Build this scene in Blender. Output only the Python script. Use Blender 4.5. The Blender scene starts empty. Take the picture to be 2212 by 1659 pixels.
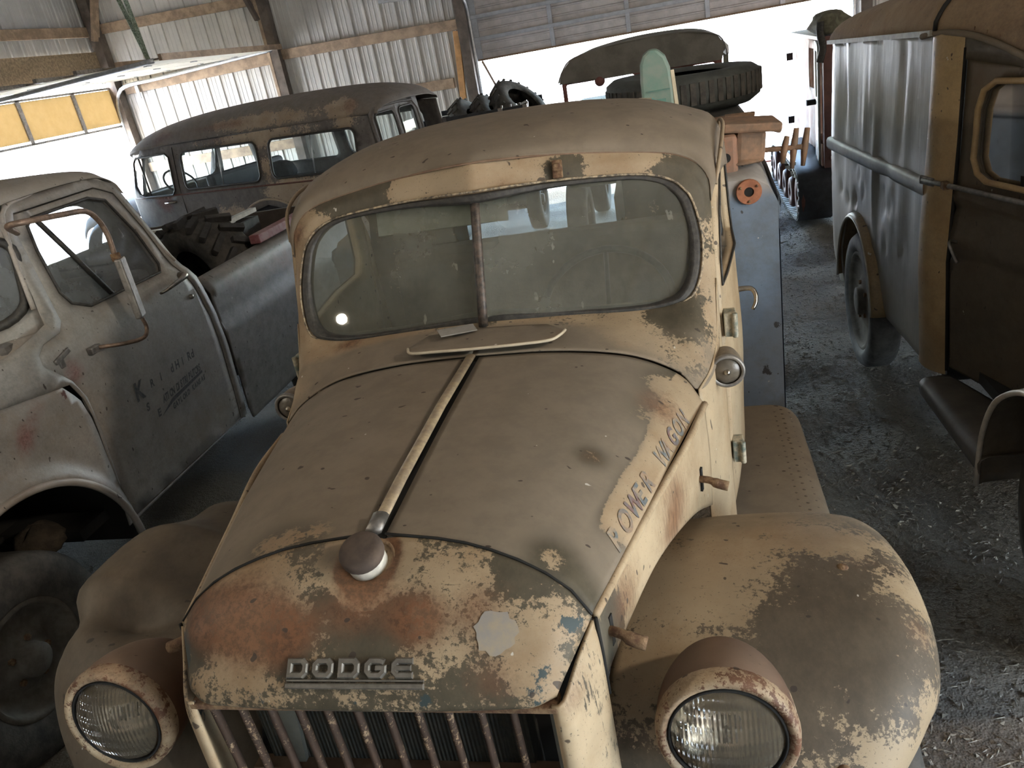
import bpy, math, random
import numpy as np
from mathutils import Vector, Matrix, Euler
from mathutils.geometry import delaunay_2d_cdt
random.seed(7); RNG = np.random.default_rng(7)
S = bpy.context.scene
C = S.collection
# ---------------------------------------------------------------- camera
cd = bpy.data.cameras.new('camera'); cam = bpy.data.objects.new('camera', cd); C.objects.link(cam)
cd.sensor_fit = 'HORIZONTAL'; cd.sensor_width = 36.0; cd.lens = 36.0 * 1700.0 / 2212.0
cd.clip_start = 0.05; cd.clip_end = 400
Rc = ((0.9701256461260954, 0.17366832022090375, -0.1693975952606047),
      (-0.08258330565487863, -0.42014933272087707, -0.9036894023066304),
      (-0.22811450711328923, 0.8906816786966326, -0.39325553890391646))
mw = Matrix(((Rc[0][0], -Rc[1][0], -Rc[2][0], 0.5526), (Rc[0][1], -Rc[1][1], -Rc[2][1], 0.0),
             (Rc[0][2], -Rc[1][2], -Rc[2][2], 2.15), (0, 0, 0, 1)))
cam.matrix_world = mw
S.camera = cam
# ---------------------------------------------------------------- world, lamps, exposure
W = bpy.data.worlds.new('sky'); S.world = W; W.use_nodes = True
_n = W.node_tree.nodes; _bg = _n['Background']
_sky = _n.new('ShaderNodeTexSky'); _sky.sky_type = 'NISHITA'; _sky.sun_elevation = math.radians(52)
_sky.sun_rotation = math.radians(200); _sky.sun_disc = False; _sky.dust_density = 2.0; _sky.air_density = 1.0
W.node_tree.links.new(_sky.outputs[0], _bg.inputs[0]); _bg.inputs[1].default_value = 4.0
def lamp(name, kind, loc, energy, color, size=0.3, aim=None, size_y=None):
    d = bpy.data.lights.new(name, kind); o = bpy.data.objects.new(name, d); C.objects.link(o)
    o.location = loc; d.energy = energy; d.color = color
    if kind == 'AREA':
        d.size = size
        if size_y: d.shape = 'RECTANGLE'; d.size_y = size_y
    elif kind == 'SUN': d.angle = size
    else: d.shadow_soft_size = size
    if aim is not None:
        o.rotation_euler = (Vector(aim) - Vector(loc)).to_track_quat('-Z', 'Y').to_euler()
    return o
lamp('sun', 'SUN', (0, 20, 20), 16.0, (1, 0.95, 0.86), 0.009, aim=(-6, 12, 0))
lamp('shop_lamp_right', 'SPOT', (4.3, 0.2, 3.75), 215, (1, 0.86, 0.68), 0.16, aim=(0, 1.4, 1.2)).data.spot_size = 3.0
lamp('shop_lamp_left', 'POINT', (-2.59, 0.42, 2.80), 42, (1, 0.9, 0.72), 0.034)
def portal(name, loc, aim, sx, sy):
    o = lamp(name, 'AREA', loc, 1.0, (1, 1, 1), sx, aim, sy); o.data.cycles.is_portal = True
portal('portal_rear', (0.4, 11.95, 1.0), (0.4, 0, 1.0), 5.0, 2.0)
portal('portal_right', (6.25, -1.75, 1.2), (0, -1.75, 1.2), 3.9, 2.4)
portal('portal_left', (-8.05, 10.2, 1.0), (0, 10.2, 1.0), 3.0, 2.0)
S.view_settings.view_transform = 'Standard'; S.view_settings.look = 'None'
S.view_settings.exposure = 1.0; S.view_settings.gamma = 1.0; S.view_settings.use_curve_mapping = False
S.cycles.use_denoising = True
S.cycles.max_bounces = 10; S.cycles.diffuse_bounces = 5; S.cycles.glossy_bounces = 4
S.cycles.transmission_bounces = 8; S.cycles.transparent_max_bounces = 12; S.cycles.sample_clamp_indirect = 8.0

# ---------------------------------------------------------------- helpers
OFF = {}
def tag(o, label=None, cat=None, group=None, kind=None):
    if label: o['label'] = label
    if cat: o['category'] = cat
    if group: o['group'] = group
    if kind: o['kind'] = kind
    return o
def thing(name, label, cat, loc=(0, 0, 0), rotz=0.0, group=None, off=None, kind=None):
    """Empty at the base; parts are written in local coords, or in world coords when off=True."""
    o = bpy.data.objects.new(name, None); C.objects.link(o); o.empty_display_size = 0.2
    o.location = loc; o.rotation_euler = (0, 0, rotz)
    tag(o, label, cat, group, kind)
    OFF[o] = np.array(loc, float) if off else np.zeros(3)
    return o
def link(name, me, mat, parent=None):
    o = bpy.data.objects.new(name, me); C.objects.link(o)
    if mat is not None and not me.materials: me.materials.append(mat)
    if parent is not None:
        o.parent = parent; OFF[o] = OFF.get(parent, np.zeros(3))
    return o
def mk(name, V, F, mat, parent=None, smooth=True, attrs=None, label=None, solid=0.0, sub=0, sol_off=-1.0, bevel=0.0):
    V = np.asarray(V, float)
    if parent is not None: V = V - OFF.get(parent, np.zeros(3))
    me = bpy.data.meshes.new(name)
    me.from_pydata([tuple(v) for v in V], [], [tuple(int(i) for i in f) for f in F])
    me.update()
    if smooth:
        me.polygons.foreach_set('use_smooth', [True] * len(me.polygons))
    if attrs:
        for k, a in attrs.items():
            at = me.attributes.new(k, 'FLOAT', 'POINT'); at.data.foreach_set('value', np.asarray(a, np.float32))
    o = link(name, me, mat, parent)
    if bevel:
        m = o.modifiers.new('b', 'BEVEL'); m.width = bevel; m.segments = 2; m.limit_method = 'ANGLE'; m.angle_limit = 0.6
    if solid:
        m = o.modifiers.new('s', 'SOLIDIFY'); m.thickness = solid; m.offset = sol_off
    if sub:
        m = o.modifiers.new('u', 'SUBSURF'); m.levels = m.render_levels = sub
    if label: o['label'] = label
    return o
def cr(P, n, closed=False):
    """Catmull-Rom resample of control points to n points, evenly along chord length."""
    P = np.asarray(P, float)
    if closed: Q = np.vstack([P[-1], P, P[0], P[1]])
    else: Q = np.vstack([2 * P[0] - P[1], P, 2 * P[-1] - P[-2]])
    seg = len(P) if closed else len(P) - 1
    out = []
    for i in range(seg):
        p0, p1, p2, p3 = Q[i], Q[i + 1], Q[i + 2], Q[i + 3]
        t = np.linspace(0, 1, 24, endpoint=False)[:, None]
        out.append(0.5 * (2 * p1 + (p2 - p0) * t + (2 * p0 - 5 * p1 + 4 * p2 - p3) * t ** 2 + (3 * p1 - p0 - 3 * p2 + p3) * t ** 3))
    out = np.vstack(out + [P[:1] if closed else P[-1:]])
    d = np.r_[0, np.cumsum(np.linalg.norm(np.diff(out, axis=0), axis=1))]
    s = np.linspace(0, d[-1], n + 1)[:-1] if closed else np.linspace(0, d[-1], n)
    return np.stack([np.interp(s, d, out[:, k]) for k in range(out.shape[1])], 1)
def crt(P, T, n):
    """Catmull-Rom through rows P (k,m,3) at uniform parameter -> (n,m,3)."""
    P = np.asarray(P, float); k = len(P)
    Q = np.concatenate([[2 * P[0] - P[1]], P, [2 * P[-1] - P[-2]]])
    out = []
    for s in np.linspace(0, k - 1, n):
        i = min(int(s), k - 2); t = s - i
        p0, p1, p2, p3 = Q[i], Q[i + 1], Q[i + 2], Q[i + 3]
        out.append(0.5 * (2 * p1 + (p2 - p0) * t + (2 * p0 - 5 * p1 + 4 * p2 - p3) * t * t + (3 * p1 - p0 - 3 * p2 + p3) * t ** 3))
    return np.array(out)
def loft(secs, nu, nv, closed=False):
    """rows of control points (same feature order) -> (nu,nv,3) grid."""
    rows = [cr(s, nv, closed) for s in secs]
    return crt(rows, None, nu)
def gridfaces(nu, nv, cu=False, cv=False, flip=False):
    F = []
    for i in range(nu if cu else nu - 1):
        for j in range(nv if cv else nv - 1):
            a, b = i * nv + j, i * nv + (j + 1) % nv
            c, d = ((i + 1) % nu) * nv + (j + 1) % nv, ((i + 1) % nu) * nv + j
            F.append((a, d, c, b) if flip else (a, b, c, d))
    return F
def grid(name, G, mat, parent=None, cu=False, cv=False, flip=False, fn=None, **k):
    nu, nv = G.shape[:2]; V = G.reshape(-1, 3)
    at = fn(V) if fn else None
    return mk(name, V, gridfaces(nu, nv, cu, cv, flip), mat, parent, attrs=at, **k)
def mir(G):
    G = np.array(G, float); G[..., 0] *= -1; return G
def frame(d):
    d = d / (np.linalg.norm(d) + 1e-12)
    u = np.cross(d, (0, 0, 1.0))
    if np.linalg.norm(u) < 1e-3: u = np.cross(d, (0, 1.0, 0))
    u /= np.linalg.norm(u); return u, np.cross(u, d)
def tubeVF(P, r, n=8, closed=False, flat=1.0, cap=True):
    P = np.asarray(P, float); m = len(P); r = np.broadcast_to(np.asarray(r, float), (m,))
    V = []; pu = None
    for i in range(m):
        if closed: d = P[(i + 1) % m] - P[i - 1]
        else: d = P[min(i + 1, m - 1)] - P[max(i - 1, 0)]
        d = d / (np.linalg.norm(d) + 1e-12)
        if pu is None: u, w = frame(d)
        else:
            u = pu - d * np.dot(pu, d); u /= np.linalg.norm(u) + 1e-12; w = np.cross(u, d)
        pu = u
        for k in range(n):
            a = 2 * math.pi * k / n
            V.append(P[i] + r[i] * (math.cos(a) * u + flat * math.sin(a) * w))
    F = gridfaces(m, n, closed, True)
    if cap and not closed:
        F.append(tuple(range(n))[::-1]); F.append(tuple(range((m - 1) * n, m * n)))
    return np.array(V), F
def tube(name, P, r, mat, parent=None, n=8, closed=False, flat=1.0, **k):
    V, F = tubeVF(P, r, n, closed, flat); return mk(name, V, F, mat, parent, **k)
class B:
    """collects solids into one mesh"""
    def __init__(s): s.V = []; s.F = []
    def add(s, V, F):
        o = len(s.V); s.V += [tuple(v) for v in V]; s.F += [tuple(i + o for i in f) for f in F]; return s
    def box(s, c, d, rot=None, R=None):
        c = np.array(c, float); h = np.array(d, float) / 2
        V = np.array([(x, y, z) for x in (-1, 1) for y in (-1, 1) for z in (-1, 1)], float) * h
        if rot is not None: R = np.array(Euler(rot).to_matrix())
        if R is not None: V = V @ np.asarray(R).T
        return s.add(V + c, [(0, 1, 3, 2), (4, 6, 7, 5), (0, 4, 5, 1), (2, 3, 7, 6), (0, 2, 6, 4), (1, 5, 7, 3)])
    def bar(s, a, b, w, h, up=(0, 0, 1)):
        a, b = np.array(a, float), np.array(b, float); d = b - a; L = np.linalg.norm(d); d /= L
        u = np.cross(d, up); u /= np.linalg.norm(u); v = np.cross(u, d)
        return s.box((a + b) / 2, (w, L, h), R=np.stack([u, d, v], 1))
    def tube(s, P, r, n=8, closed=False, flat=1.0):
        return s.add(*tubeVF(P, r, n, closed, flat))
    def lathe(s, prof, c=(0, 0, 0), axis=(0, 0, 1), n=24, closed=False):
        V, F = latheVF(prof, c, axis, n, closed); return s.add(V, F)
    def obj(s, name, mat, parent=None, smooth=False, **k):
        return mk(name, s.V, s.F, mat, parent, smooth=smooth, **k)
def latheVF(prof, c, axis, n=24, closed=False):
    """prof: (radius, height along axis)."""
    ax = np.array(axis, float); ax /= np.linalg.norm(ax); u, w = frame(ax); c = np.array(c, float)
    V = []
    for r, h in prof:
        for k in range(n):
            a = 2 * math.pi * k / n; V.append(c + ax * h + r * (math.cos(a) * u + math.sin(a) * w))
    return np.array(V), gridfaces(len(prof), n, closed, True, flip=True)
def lathe(name, prof, c, axis, mat, parent=None, n=28, closed=False, **k):
    V, F = latheVF(prof, c, axis, n, closed); return mk(name, V, F, mat, parent, **k)
def rrect(x0, y0, x1, y1, r, n=6):
    P = []
    for cx, cy, a0 in ((x1 - r, y1 - r, 0), (x0 + r, y1 - r, 90), (x0 + r, y0 + r, 180), (x1 - r, y0 + r, 270)):
        for k in range(n):
            a = math.radians(a0 + 90 * k / (n - 1)); P.append((cx + r * math.cos(a), cy + r * math.sin(a)))
    return P
def inside(poly, p):
    x, y = p; r = False; j = len(poly) - 1
    for i in range(len(poly)):
        xi, yi = poly[i]; xj, yj = poly[j]
        if (yi > y) != (yj > y) and x < (xj - xi) * (y - yi) / (yj - yi + 1e-15) + xi: r = not r
        j = i
    return r
def dens(poly, step):
    out = []
    for i in range(len(poly)):
        a, b = np.array(poly[i], float), np.array(poly[(i + 1) % len(poly)], float)
        k = max(1, int(np.linalg.norm(b - a) / step))
        for t in range(k): out.append(tuple(a + (b - a) * t / k))
    return out
def panelVF(outer, holes, fn, step=0.06):
    """triangulated sheet with holes in (u,v), mapped to 3-D by fn(u,v)."""
    outer = dens(outer, step); holes = [dens(h, step) for h in holes]
    V2 = []; E = []
    for L in [outer] + holes:
        o = len(V2); V2 += L; E += [(o + i, o + (i + 1) % len(L)) for i in range(len(L))]
    xs = [p[0] for p in outer]; ys = [p[1] for p in outer]
    nb = np.array(V2)
    for x in np.arange(min(xs) + step / 2, max(xs), step):
        for y in np.arange(min(ys) + step / 2, max(ys), step):
            if inside(outer, (x, y)) and not any(inside(h, (x, y)) for h in holes):
                if np.min((nb[:, 0] - x) ** 2 + (nb[:, 1] - y) ** 2) > (0.45 * step) ** 2: V2.append((x, y))
    r = delaunay_2d_cdt([Vector(p) for p in V2], E, [], 0, 1e-6)
    v, f = r[0], r[2]; F = []
    for t in f:
        c = sum((v[i] for i in t), Vector((0, 0))) / len(t)
        if inside(outer, c) and not any(inside(h, c) for h in holes): F.append(tuple(t))
    return np.array([fn(p[0], p[1]) for p in v], float), F
def panel(name, outer, holes, fn, mat, parent=None, step=0.06, attr=None, **k):
    V, F = panelVF(outer, holes, fn, step)
    return mk(name, V, F, mat, parent, attrs=attr(V) if attr else None, **k)
def ngon(name, P, mat, parent=None, **k):
    return mk(name, P, [tuple(range(len(P)))], mat, parent, smooth=False, **k)
def blob(V, items):
    """sum of soft spots: items of (x,y,z,radius,amount)."""
    a = np.zeros(len(V))
    for it in items:
        x, y, z, r, s = it[:5]
        q = np.array(it[5]) if len(it) > 5 else np.ones(3)
        d2 = (((V - (x, y, z)) / q) ** 2).sum(1); a += s * np.exp(-d2 / (r * r))
    return a
def wear(tan=0., rust=0., teal=0., dust=0., T=(), R=(), Q=(), D=()):
    """paint-wear map for the weathered paint: base levels plus spots."""
    def f(V):
        g = lambda b: b(V) if callable(b) else np.full(len(V), float(b))
        return {'tan': g(tan) + blob(V, T), 'rust': g(rust) + blob(V, R), 'teal': g(teal) + blob(V, Q), 'dust': np.clip(g(dust) + blob(V, D), 0, 1)}
    return f
def sm(e0, e1, x):
    t = np.clip((x - e0) / (e1 - e0), 0, 1); return t * t * (3 - 2 * t)
def dup(root, loc, rotz=None, label=None, group=None):
    r = root.copy(); C.objects.link(r); r.location = loc
    if rotz is not None: r.rotation_euler = (0, 0, rotz)
    if label: r['label'] = label
    if group: r['group'] = group
    for ch in list(root.children):
        c = ch.copy(); C.objects.link(c); c.parent = r
        for g in ch.children:
            d = g.copy(); C.objects.link(d); d.parent = c
    return r

# ---------------------------------------------------------------- materials
def mat_new(name):
    m = bpy.data.materials.new(name); m.use_nodes = True; nt = m.node_tree
    return m, nt, nt.nodes['Principled BSDF']
class N:
    def __init__(s, nt): s.nt = nt
    def new(s, t, **k):
        n = s.nt.nodes.new(t)
        for a, v in k.items():
            setattr(n, a, v)
        return n
    def lk(s, a, b): s.nt.links.new(a, b)
    def noise(s, co, scale, detail=6, rough=0.6, dist=0.0):
        n = s.new('ShaderNodeTexNoise'); n.inputs['Scale'].default_value = scale; n.inputs['Detail'].default_value = detail
        n.inputs['Roughness'].default_value = rough; n.inputs['Distortion'].default_value = dist
        if co is not None: s.lk(co, n.inputs['Vector'])
        return n.outputs['Fac']
    def math(s, op, a, b=None, c=None, clamp=False):
        n = s.new('ShaderNodeMath', operation=op); n.use_clamp = clamp
        for i, v in enumerate((a, b, c)):
            if v is None: continue
            if isinstance(v, (int, float)): n.inputs[i].default_value = v
            else: s.lk(v, n.inputs[i])
        return n.outputs[0]
    def mix(s, f, a, b):
        n = s.new('ShaderNodeMix', data_type='RGBA')
        for i, v in ((0, f), (6, a), (7, b)):
            if isinstance(v, (int, float)): n.inputs[i].default_value = v
            elif isinstance(v, tuple): n.inputs[i].default_value = (*v[:3], 1)
            else: s.lk(v, n.inputs[i])
        return n.outputs[2]
    def ss(s, x, e0, e1, o0=0.0, o1=1.0):
        n = s.new('ShaderNodeMapRange', interpolation_type='SMOOTHSTEP')
        s.lk(x, n.inputs[0])
        for i, v in enumerate((e0, e1, o0, o1)): n.inputs[1 + i].default_value = v
        return n.outputs[0]
    def coord(s, kind='Object', scale=None, rot=None):
        n = s.new('ShaderNodeTexCoord').outputs[kind]
        if scale is None and rot is None: return n
        m = s.new('ShaderNodeMapping')
        if scale is not None: m.inputs['Scale'].default_value = scale
        if rot is not None: m.inputs['Rotation'].default_value = rot
        s.lk(n, m.inputs['Vector']); return m.outputs[0]
    def attr(s, name): return s.new('ShaderNodeAttribute', attribute_name=name).outputs['Fac']
    def bump(s, h, strength, dist=0.01, nrm=None):
        b = s.new('ShaderNodeBump'); b.inputs['Strength'].default_value = strength; b.inputs['Distance'].default_value = dist
        s.lk(h, b.inputs['Height'])
        if nrm is not None: s.lk(nrm, b.inputs['Normal'])
        return b.outputs[0]
def srgb(r, g, b):
    f = lambda c: (c / 255 / 12.92) if c / 255 <= 0.04045 else ((c / 255 + 0.055) / 1.055) ** 2.4
    return (f(r), f(g), f(b))
def simple(name, col, rough=0.6, metal=0.0, var=0.25, scale=14, bump=0.05, spec=0.5, col2=None):
    m, nt, p = mat_new(name); n = N(nt); co = n.coord()
    f = n.noise(co, scale, 8, 0.65)
    c2 = col2 if col2 else tuple(c * (1 - var) for c in col)
    n.lk(n.mix(n.ss(f, 0.35, 0.65), col, c2), p.inputs['Base Color'])
    p.inputs['Roughness'].default_value = rough; p.inputs['Metallic'].default_value = metal
    p.inputs['Specular IOR Level'].default_value = spec
    if bump: n.lk(n.bump(n.noise(co, scale * 6, 4), bump), p.inputs['Normal'])
    return m
def paint(name, base, chip, teal=(0.032, 0.048, 0.050), rust=(0.17, 0.07, 0.03), dustc=(0.21, 0.165, 0.125), scale=1.0, rough=0.62, soft=0.02, streak=None):
    """old paint: 'base' undercoat showing through 'chip' top coat; levels from the mesh attributes."""
    m, nt, p = mat_new(name); n = N(nt); co = n.coord()
    a = n.noise(co, 11 * scale, 10, 0.7); b = n.noise(co, 85 * scale, 8, 0.75)
    if streak: b = n.noise(n.coord('Object', streak), 55 * scale, 8, 0.72)
    mm = n.math('ADD', n.math('MULTIPLY', a, 0.5), n.math('MULTIPLY', b, 0.5))
    t = n.ss(n.math('ADD', mm, n.attr('tan')), 1.0 - soft, 1.0 + soft)
    scr = n.noise(n.coord('Object', (1.0, 6.0, 5.0), (0.15, 0.1, 0.25)), 26 * scale, 6, 0.7)
    spk = n.noise(co, 190 * scale, 3, 0.6)
    t = n.math('MULTIPLY', t, n.ss(n.math('ADD', scr, n.math('MULTIPLY', n.attr('tan'), -0.25)), 0.50, 0.56, 1.0, 0.12))
    t = n.math('MULTIPLY', t, n.ss(spk, 0.64, 0.70, 1.0, 0.25))
    a2 = n.noise(n.coord('Object', (1.3, 0.9, 1.1), (0.4, 0.2, 0.9)), 16 * scale, 10, 0.75)
    q = n.ss(n.math('ADD', a2, n.attr('teal')), 0.98, 1.02)
    r0 = n.noise(n.coord('Object', None, (0.9, 1.3, 0.2)), 5 * scale, 9, 0.62)
    r = n.ss(n.math('ADD', n.math('ADD', n.math('MULTIPLY', r0, 0.55), n.math('MULTIPLY', b, 0.45)), n.attr('rust')), 0.88, 1.25)
    c = n.mix(n.ss(a2, 0.3, 0.7), base, tuple(x * 0.62 for x in base))
    st = n.noise(n.coord('Object', None, (0.3, 0.9, 1.7)), 3.3 * scale, 9, 0.72)
    tc = n.mix(n.ss(r0, 0.3, 0.7), chip, tuple(x * 0.8 for x in chip))
    tc = n.mix(n.ss(st, 0.42, 0.70, 0.0, 0.8), tc, (chip[0] * 0.62, chip[1] * 0.52, chip[2] * 0.42))
    c = n.mix(t, c, tc)
    c = n.mix(q, c, teal)
    rc = n.mix(n.ss(b, 0.4, 0.62), rust, tuple(x * 0.45 for x in rust))
    c = n.mix(n.math('MULTIPLY', r, 0.85), c, rc)
    dn = n.math('MULTIPLY', n.ss(n.math('ADD', n.math('MULTIPLY', a, 0.5), n.attr('dust')), 0.42, 1.12), 0.97)
    dc = n.mix(n.ss(a, 0.35, 0.65), dustc, tuple(x * 0.82 for x in dustc))
    c = n.mix(dn, c, dc)
    c = n.mix(n.ss(n.noise(n.coord('Object', (1, 1.4, 1)), 32, 1.0, .4), 0.745, 0.765, 0.0, 0.85), c, (0.035, 0.025, 0.02))
    c = n.mix(n.ss(n.noise(n.coord('Object', (1.3, 1, 1), (1, 2, 3)), 27, 2.0, .5), 0.77, 0.785, 0.0, 0.8), c, (0.5, 0.47, 0.42))
    n.lk(c, p.inputs['Base Color'])
    n.lk(n.math('ADD', n.math('MULTIPLY', dn, 0.3), rough, clamp=True), p.inputs['Roughness'])
    p.inputs['Specular IOR Level'].default_value = 0.4
    h = n.math('ADD', n.math('MULTIPLY', t, 0.5), n.math('MULTIPLY', b, 0.25))
    n.lk(n.bump(h, 0.18, 0.004), p.inputs['Normal'])
    return m
def glass(name, dirt=0.3, tint=(0.9, 0.95, 0.93), dustc=(0.5, 0.5, 0.46), rough=0.03, scale=3.0, ior=1.5):
    """thin pane: clear pane, mirror reflection, dried dust film."""
    m, nt, p = mat_new(name); n = N(nt); co = n.coord()
    out = nt.nodes['Material Output']; nt.nodes.remove(p)
    tr = n.new('ShaderNodeBsdfTransparent'); tr.inputs[0].default_value = (*tint, 1)
    gl = n.new('ShaderNodeBsdfGlossy'); gl.inputs['Roughness'].default_value = rough
    fr = n.new('ShaderNodeFresnel'); fr.inputs[0].default_value = ior
    df = n.new('ShaderNodeBsdfDiffuse'); df.inputs[0].default_value = (*dustc, 1)
    tl = n.new('ShaderNodeBsdfTranslucent'); tl.inputs[0].default_value = (*dustc, 1)
    ad = n.new('ShaderNodeMixShader'); ad.inputs[0].default_value = 0.5
    n.lk(df.outputs[0], ad.inputs[1]); n.lk(tl.outputs[0], ad.inputs[2])
    m1 = n.new('ShaderNodeMixShader'); n.lk(fr.outputs[0], m1.inputs[0]); n.lk(tr.outputs[0], m1.inputs[1]); n.lk(gl.outputs[0], m1.inputs[2])
    f = n.noise(co, scale, 8, 0.65); sp = n.ss(n.noise(n.coord('Object', (1, 1, 0.35)), 26, 3, 0.5), 0.68, 0.74)
    d = n.math('MULTIPLY', n.ss(f, 0.25, 0.75, 0.55, 1.25), dirt)
    d = n.math('ADD', d, n.math('MULTIPLY', sp, 0.25), clamp=True)
    m2 = n.new('ShaderNodeMixShader'); n.lk(d, m2.inputs[0]); n.lk(m1.outputs[0], m2.inputs[1]); n.lk(ad.outputs[0], m2.inputs[2])
    n.lk(m2.outputs[0], out.inputs[0]); return m
M = {}
DUST = (0.195, 0.157, 0.116)
M['paint'] = paint('weathered_tan_paint', (0.082, 0.068, 0.044), (0.35, 0.264, 0.170), dustc=DUST)
M['fender'] = paint('weathered_fender_paint', (0.10, 0.077, 0.052), (0.315, 0.238, 0.15), dustc=(0.19, 0.152, 0.11))
M['side'] = paint('pale_side_paint', (0.10, 0.085, 0.06), (0.42, 0.325, 0.21), dustc=(0.28, 0.23, 0.17), streak=(2.5, 2.5, 0.35))
M['rust'] = simple('rusty_iron', (0.085, 0.040, 0.020), 0.85, 0.0, 0.6, 55, 0.3, col2=(0.22, 0.14, 0.075))
M['cap'] = simple('dark_cap_rust', (0.05, 0.035, 0.027), 0.85, 0.0, 0.35, 22, 0.1, col2=(0.085, 0.06, 0.045))
M['brown'] = simple('brown_rust_dust', (0.13, 0.075, 0.045), 0.85, 0.0, 0.35, 12, 0.1, col2=(0.2, 0.13, 0.085))
M['rubber'] = simple('aged_rubber', (0.018, 0.017, 0.016), 0.55, 0, 0.5, 60, 0.2, col2=(0.045, 0.04, 0.034))
M['black'] = simple('dark_recess', (0.012, 0.011, 0.010), 0.9, 0, 0.4, 10, 0.0)
M['tyre'] = simple('dusty_tyre_rubber', (0.035, 0.033, 0.03), 0.85, 0, 0.5, 18, 0.25, col2=(0.075, 0.068, 0.058))
M['chrome'] = simple('dull_chrome', (0.48, 0.44, 0.38), 0.28, 1.0, 0.4, 30, 0.03)
M['steel'] = simple('galvanised_steel', (0.52, 0.54, 0.56), 0.42, 0.8, 0.25, 22, 0.03)
M['dullmetal'] = simple('dull_grey_metal', (0.30, 0.28, 0.26), 0.5, 0.7, 0.4, 30, 0.05)
M['badge'] = simple('tarnished_emblem_metal', (0.21, 0.195, 0.17), 0.5, 0.6, 0.3, 60, 0.05)
M['ws_glass'] = glass('dusty_windshield_glass', 0.40, (0.86, 0.9, 0.84), (0.42, 0.41, 0.34), 0.015)
M['pane'] = glass('dusty_window_glass', 0.42, (0.85, 0.9, 0.92), (0.5, 0.53, 0.55))
M['cleanpane'] = glass('window_glass', 0.08, (0.9, 0.94, 0.94), (0.5, 0.52, 0.52))
# ================================================================ ground, barn shell, overhead doors
YB, XL, XR, YF, ZE = 11.9, -8.0, 6.2, -6.0, 4.35
def ground_mat():
    m, nt, p = mat_new('gravel_dirt'); n = N(nt); co = n.coord()
    a = n.noise(co, 1.2, 8, .6); b = n.noise(co, 120, 6, .8); v = n.new('ShaderNodeTexVoronoi'); v.inputs['Scale'].default_value = 130; n.lk(co, v.inputs['Vector'])
    c = n.mix(n.ss(a, .35, .65), (.40, .315, .23), (.26, .205, .155))
    c = n.mix(n.ss(b, .45, .75), c, (.50, .42, .32)); n.lk(c, p.inputs['Base Color']); p.inputs['Roughness'].default_value = .85
    v2 = n.new('ShaderNodeTexVoronoi'); v2.inputs['Scale'].default_value = 42; n.lk(co, v2.inputs['Vector']); g2 = n.noise(co, 22, 6, .7)
    h = n.math('ADD', n.math('ADD', n.math('MULTIPLY', b, .6), n.math('MULTIPLY', v.outputs['Distance'], .6)), n.math('ADD', n.math('MULTIPLY', v2.outputs['Distance'], 1.0), n.math('MULTIPLY', g2, 1.2))); n.lk(n.bump(h, 1.0, .07), p.inputs['Normal'])
    return m
M['ground'] = ground_mat()
def ground():
    xs = np.linspace(-8.2, 6.4, 240); ys = np.linspace(-6.2, 12.0, 300); X, Y = np.meshgrid(xs, ys, indexing='ij')
    Z = np.zeros_like(X)
    W_ = [(*RNG.normal(0, 4.5, 2), RNG.uniform(0, 6.3)) for _ in range(40)]
    hgt = lambda x, y: sum(.0045 * np.sin(a * x + b * y + c) for a, b, c in W_) - .02
    Z = hgt(X, Y)
    G = np.stack([X, Y, Z], -1); f = grid('floor', G, M['ground'], None); f['kind'] = 'structure'
    # loose stones and straw bits, past counting
    V, F = [], []
    for k in range(22000):
        u = RNG.random()
        if u < .62: x, y = RNG.uniform(.95, 2.0), RNG.uniform(.6, 9)
        elif u < .85: x, y = RNG.uniform(-2.2, -.9), RNG.uniform(1.5, 5.5)
        else: x, y = RNG.uniform(-3, 3), RNG.uniform(.5, 11)
        s = RNG.uniform(.002, .0055) * (1 if RNG.random() < .9 else 1.7); o = len(V)
        q = RNG.normal(0, s, (5, 3)); 
        if RNG.random() < .15:
            a = RNG.uniform(0, 3.14); L = RNG.uniform(.015, .045); q = np.array([(math.cos(a) * L, math.sin(a) * L, 0), (-math.cos(a) * L, -math.sin(a) * L, .004), (-math.sin(a) * .0025, math.cos(a) * .0025, .004), (math.sin(a) * .0025, -math.cos(a) * .0025, .004), (0, 0, .008)])
        q[:, 2] = np.abs(q[:, 2]) * .8
        V += [tuple(v) for v in q + (x, y, hgt(x, y) - .001)]; F += [(o, o + 1, o + 2), (o, o + 2, o + 3), (o, o + 3, o + 1), (o + 1, o + 4, o + 2), (o + 2, o + 4, o + 3), (o + 3, o + 4, o + 1)]
    g = mk('loose_gravel', V, F, simple('loose_stone', (.20, .17, .135), .8, 0, .6, 9, 0, col2=(.30, .26, .20)), None, smooth=False); tag(g, 'loose stones and straw bits scattered over the dirt floor', 'gravel', kind='stuff')
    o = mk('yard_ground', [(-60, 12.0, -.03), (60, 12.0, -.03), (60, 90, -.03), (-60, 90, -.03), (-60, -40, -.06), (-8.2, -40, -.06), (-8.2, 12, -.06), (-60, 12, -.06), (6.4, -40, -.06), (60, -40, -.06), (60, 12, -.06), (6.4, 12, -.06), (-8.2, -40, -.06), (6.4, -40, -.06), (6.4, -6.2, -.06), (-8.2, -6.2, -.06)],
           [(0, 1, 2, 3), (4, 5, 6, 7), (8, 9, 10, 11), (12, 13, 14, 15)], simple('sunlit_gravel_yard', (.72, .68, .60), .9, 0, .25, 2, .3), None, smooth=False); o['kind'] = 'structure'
ground()
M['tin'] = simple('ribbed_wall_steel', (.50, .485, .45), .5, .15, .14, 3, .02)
M['wood'] = simple('aged_lumber', (.36, .265, .18), .85, 0, .45, 7, .12, col2=(.20, .145, .10))
M['newwood'] = simple('fresh_lumber', (.52, .29, .12), .8, 0, .3, 9, .08)
M['darkwood'] = simple('dark_post_wood', (.13, .105, .085), .9, 0, .4, 7, .12)
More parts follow.
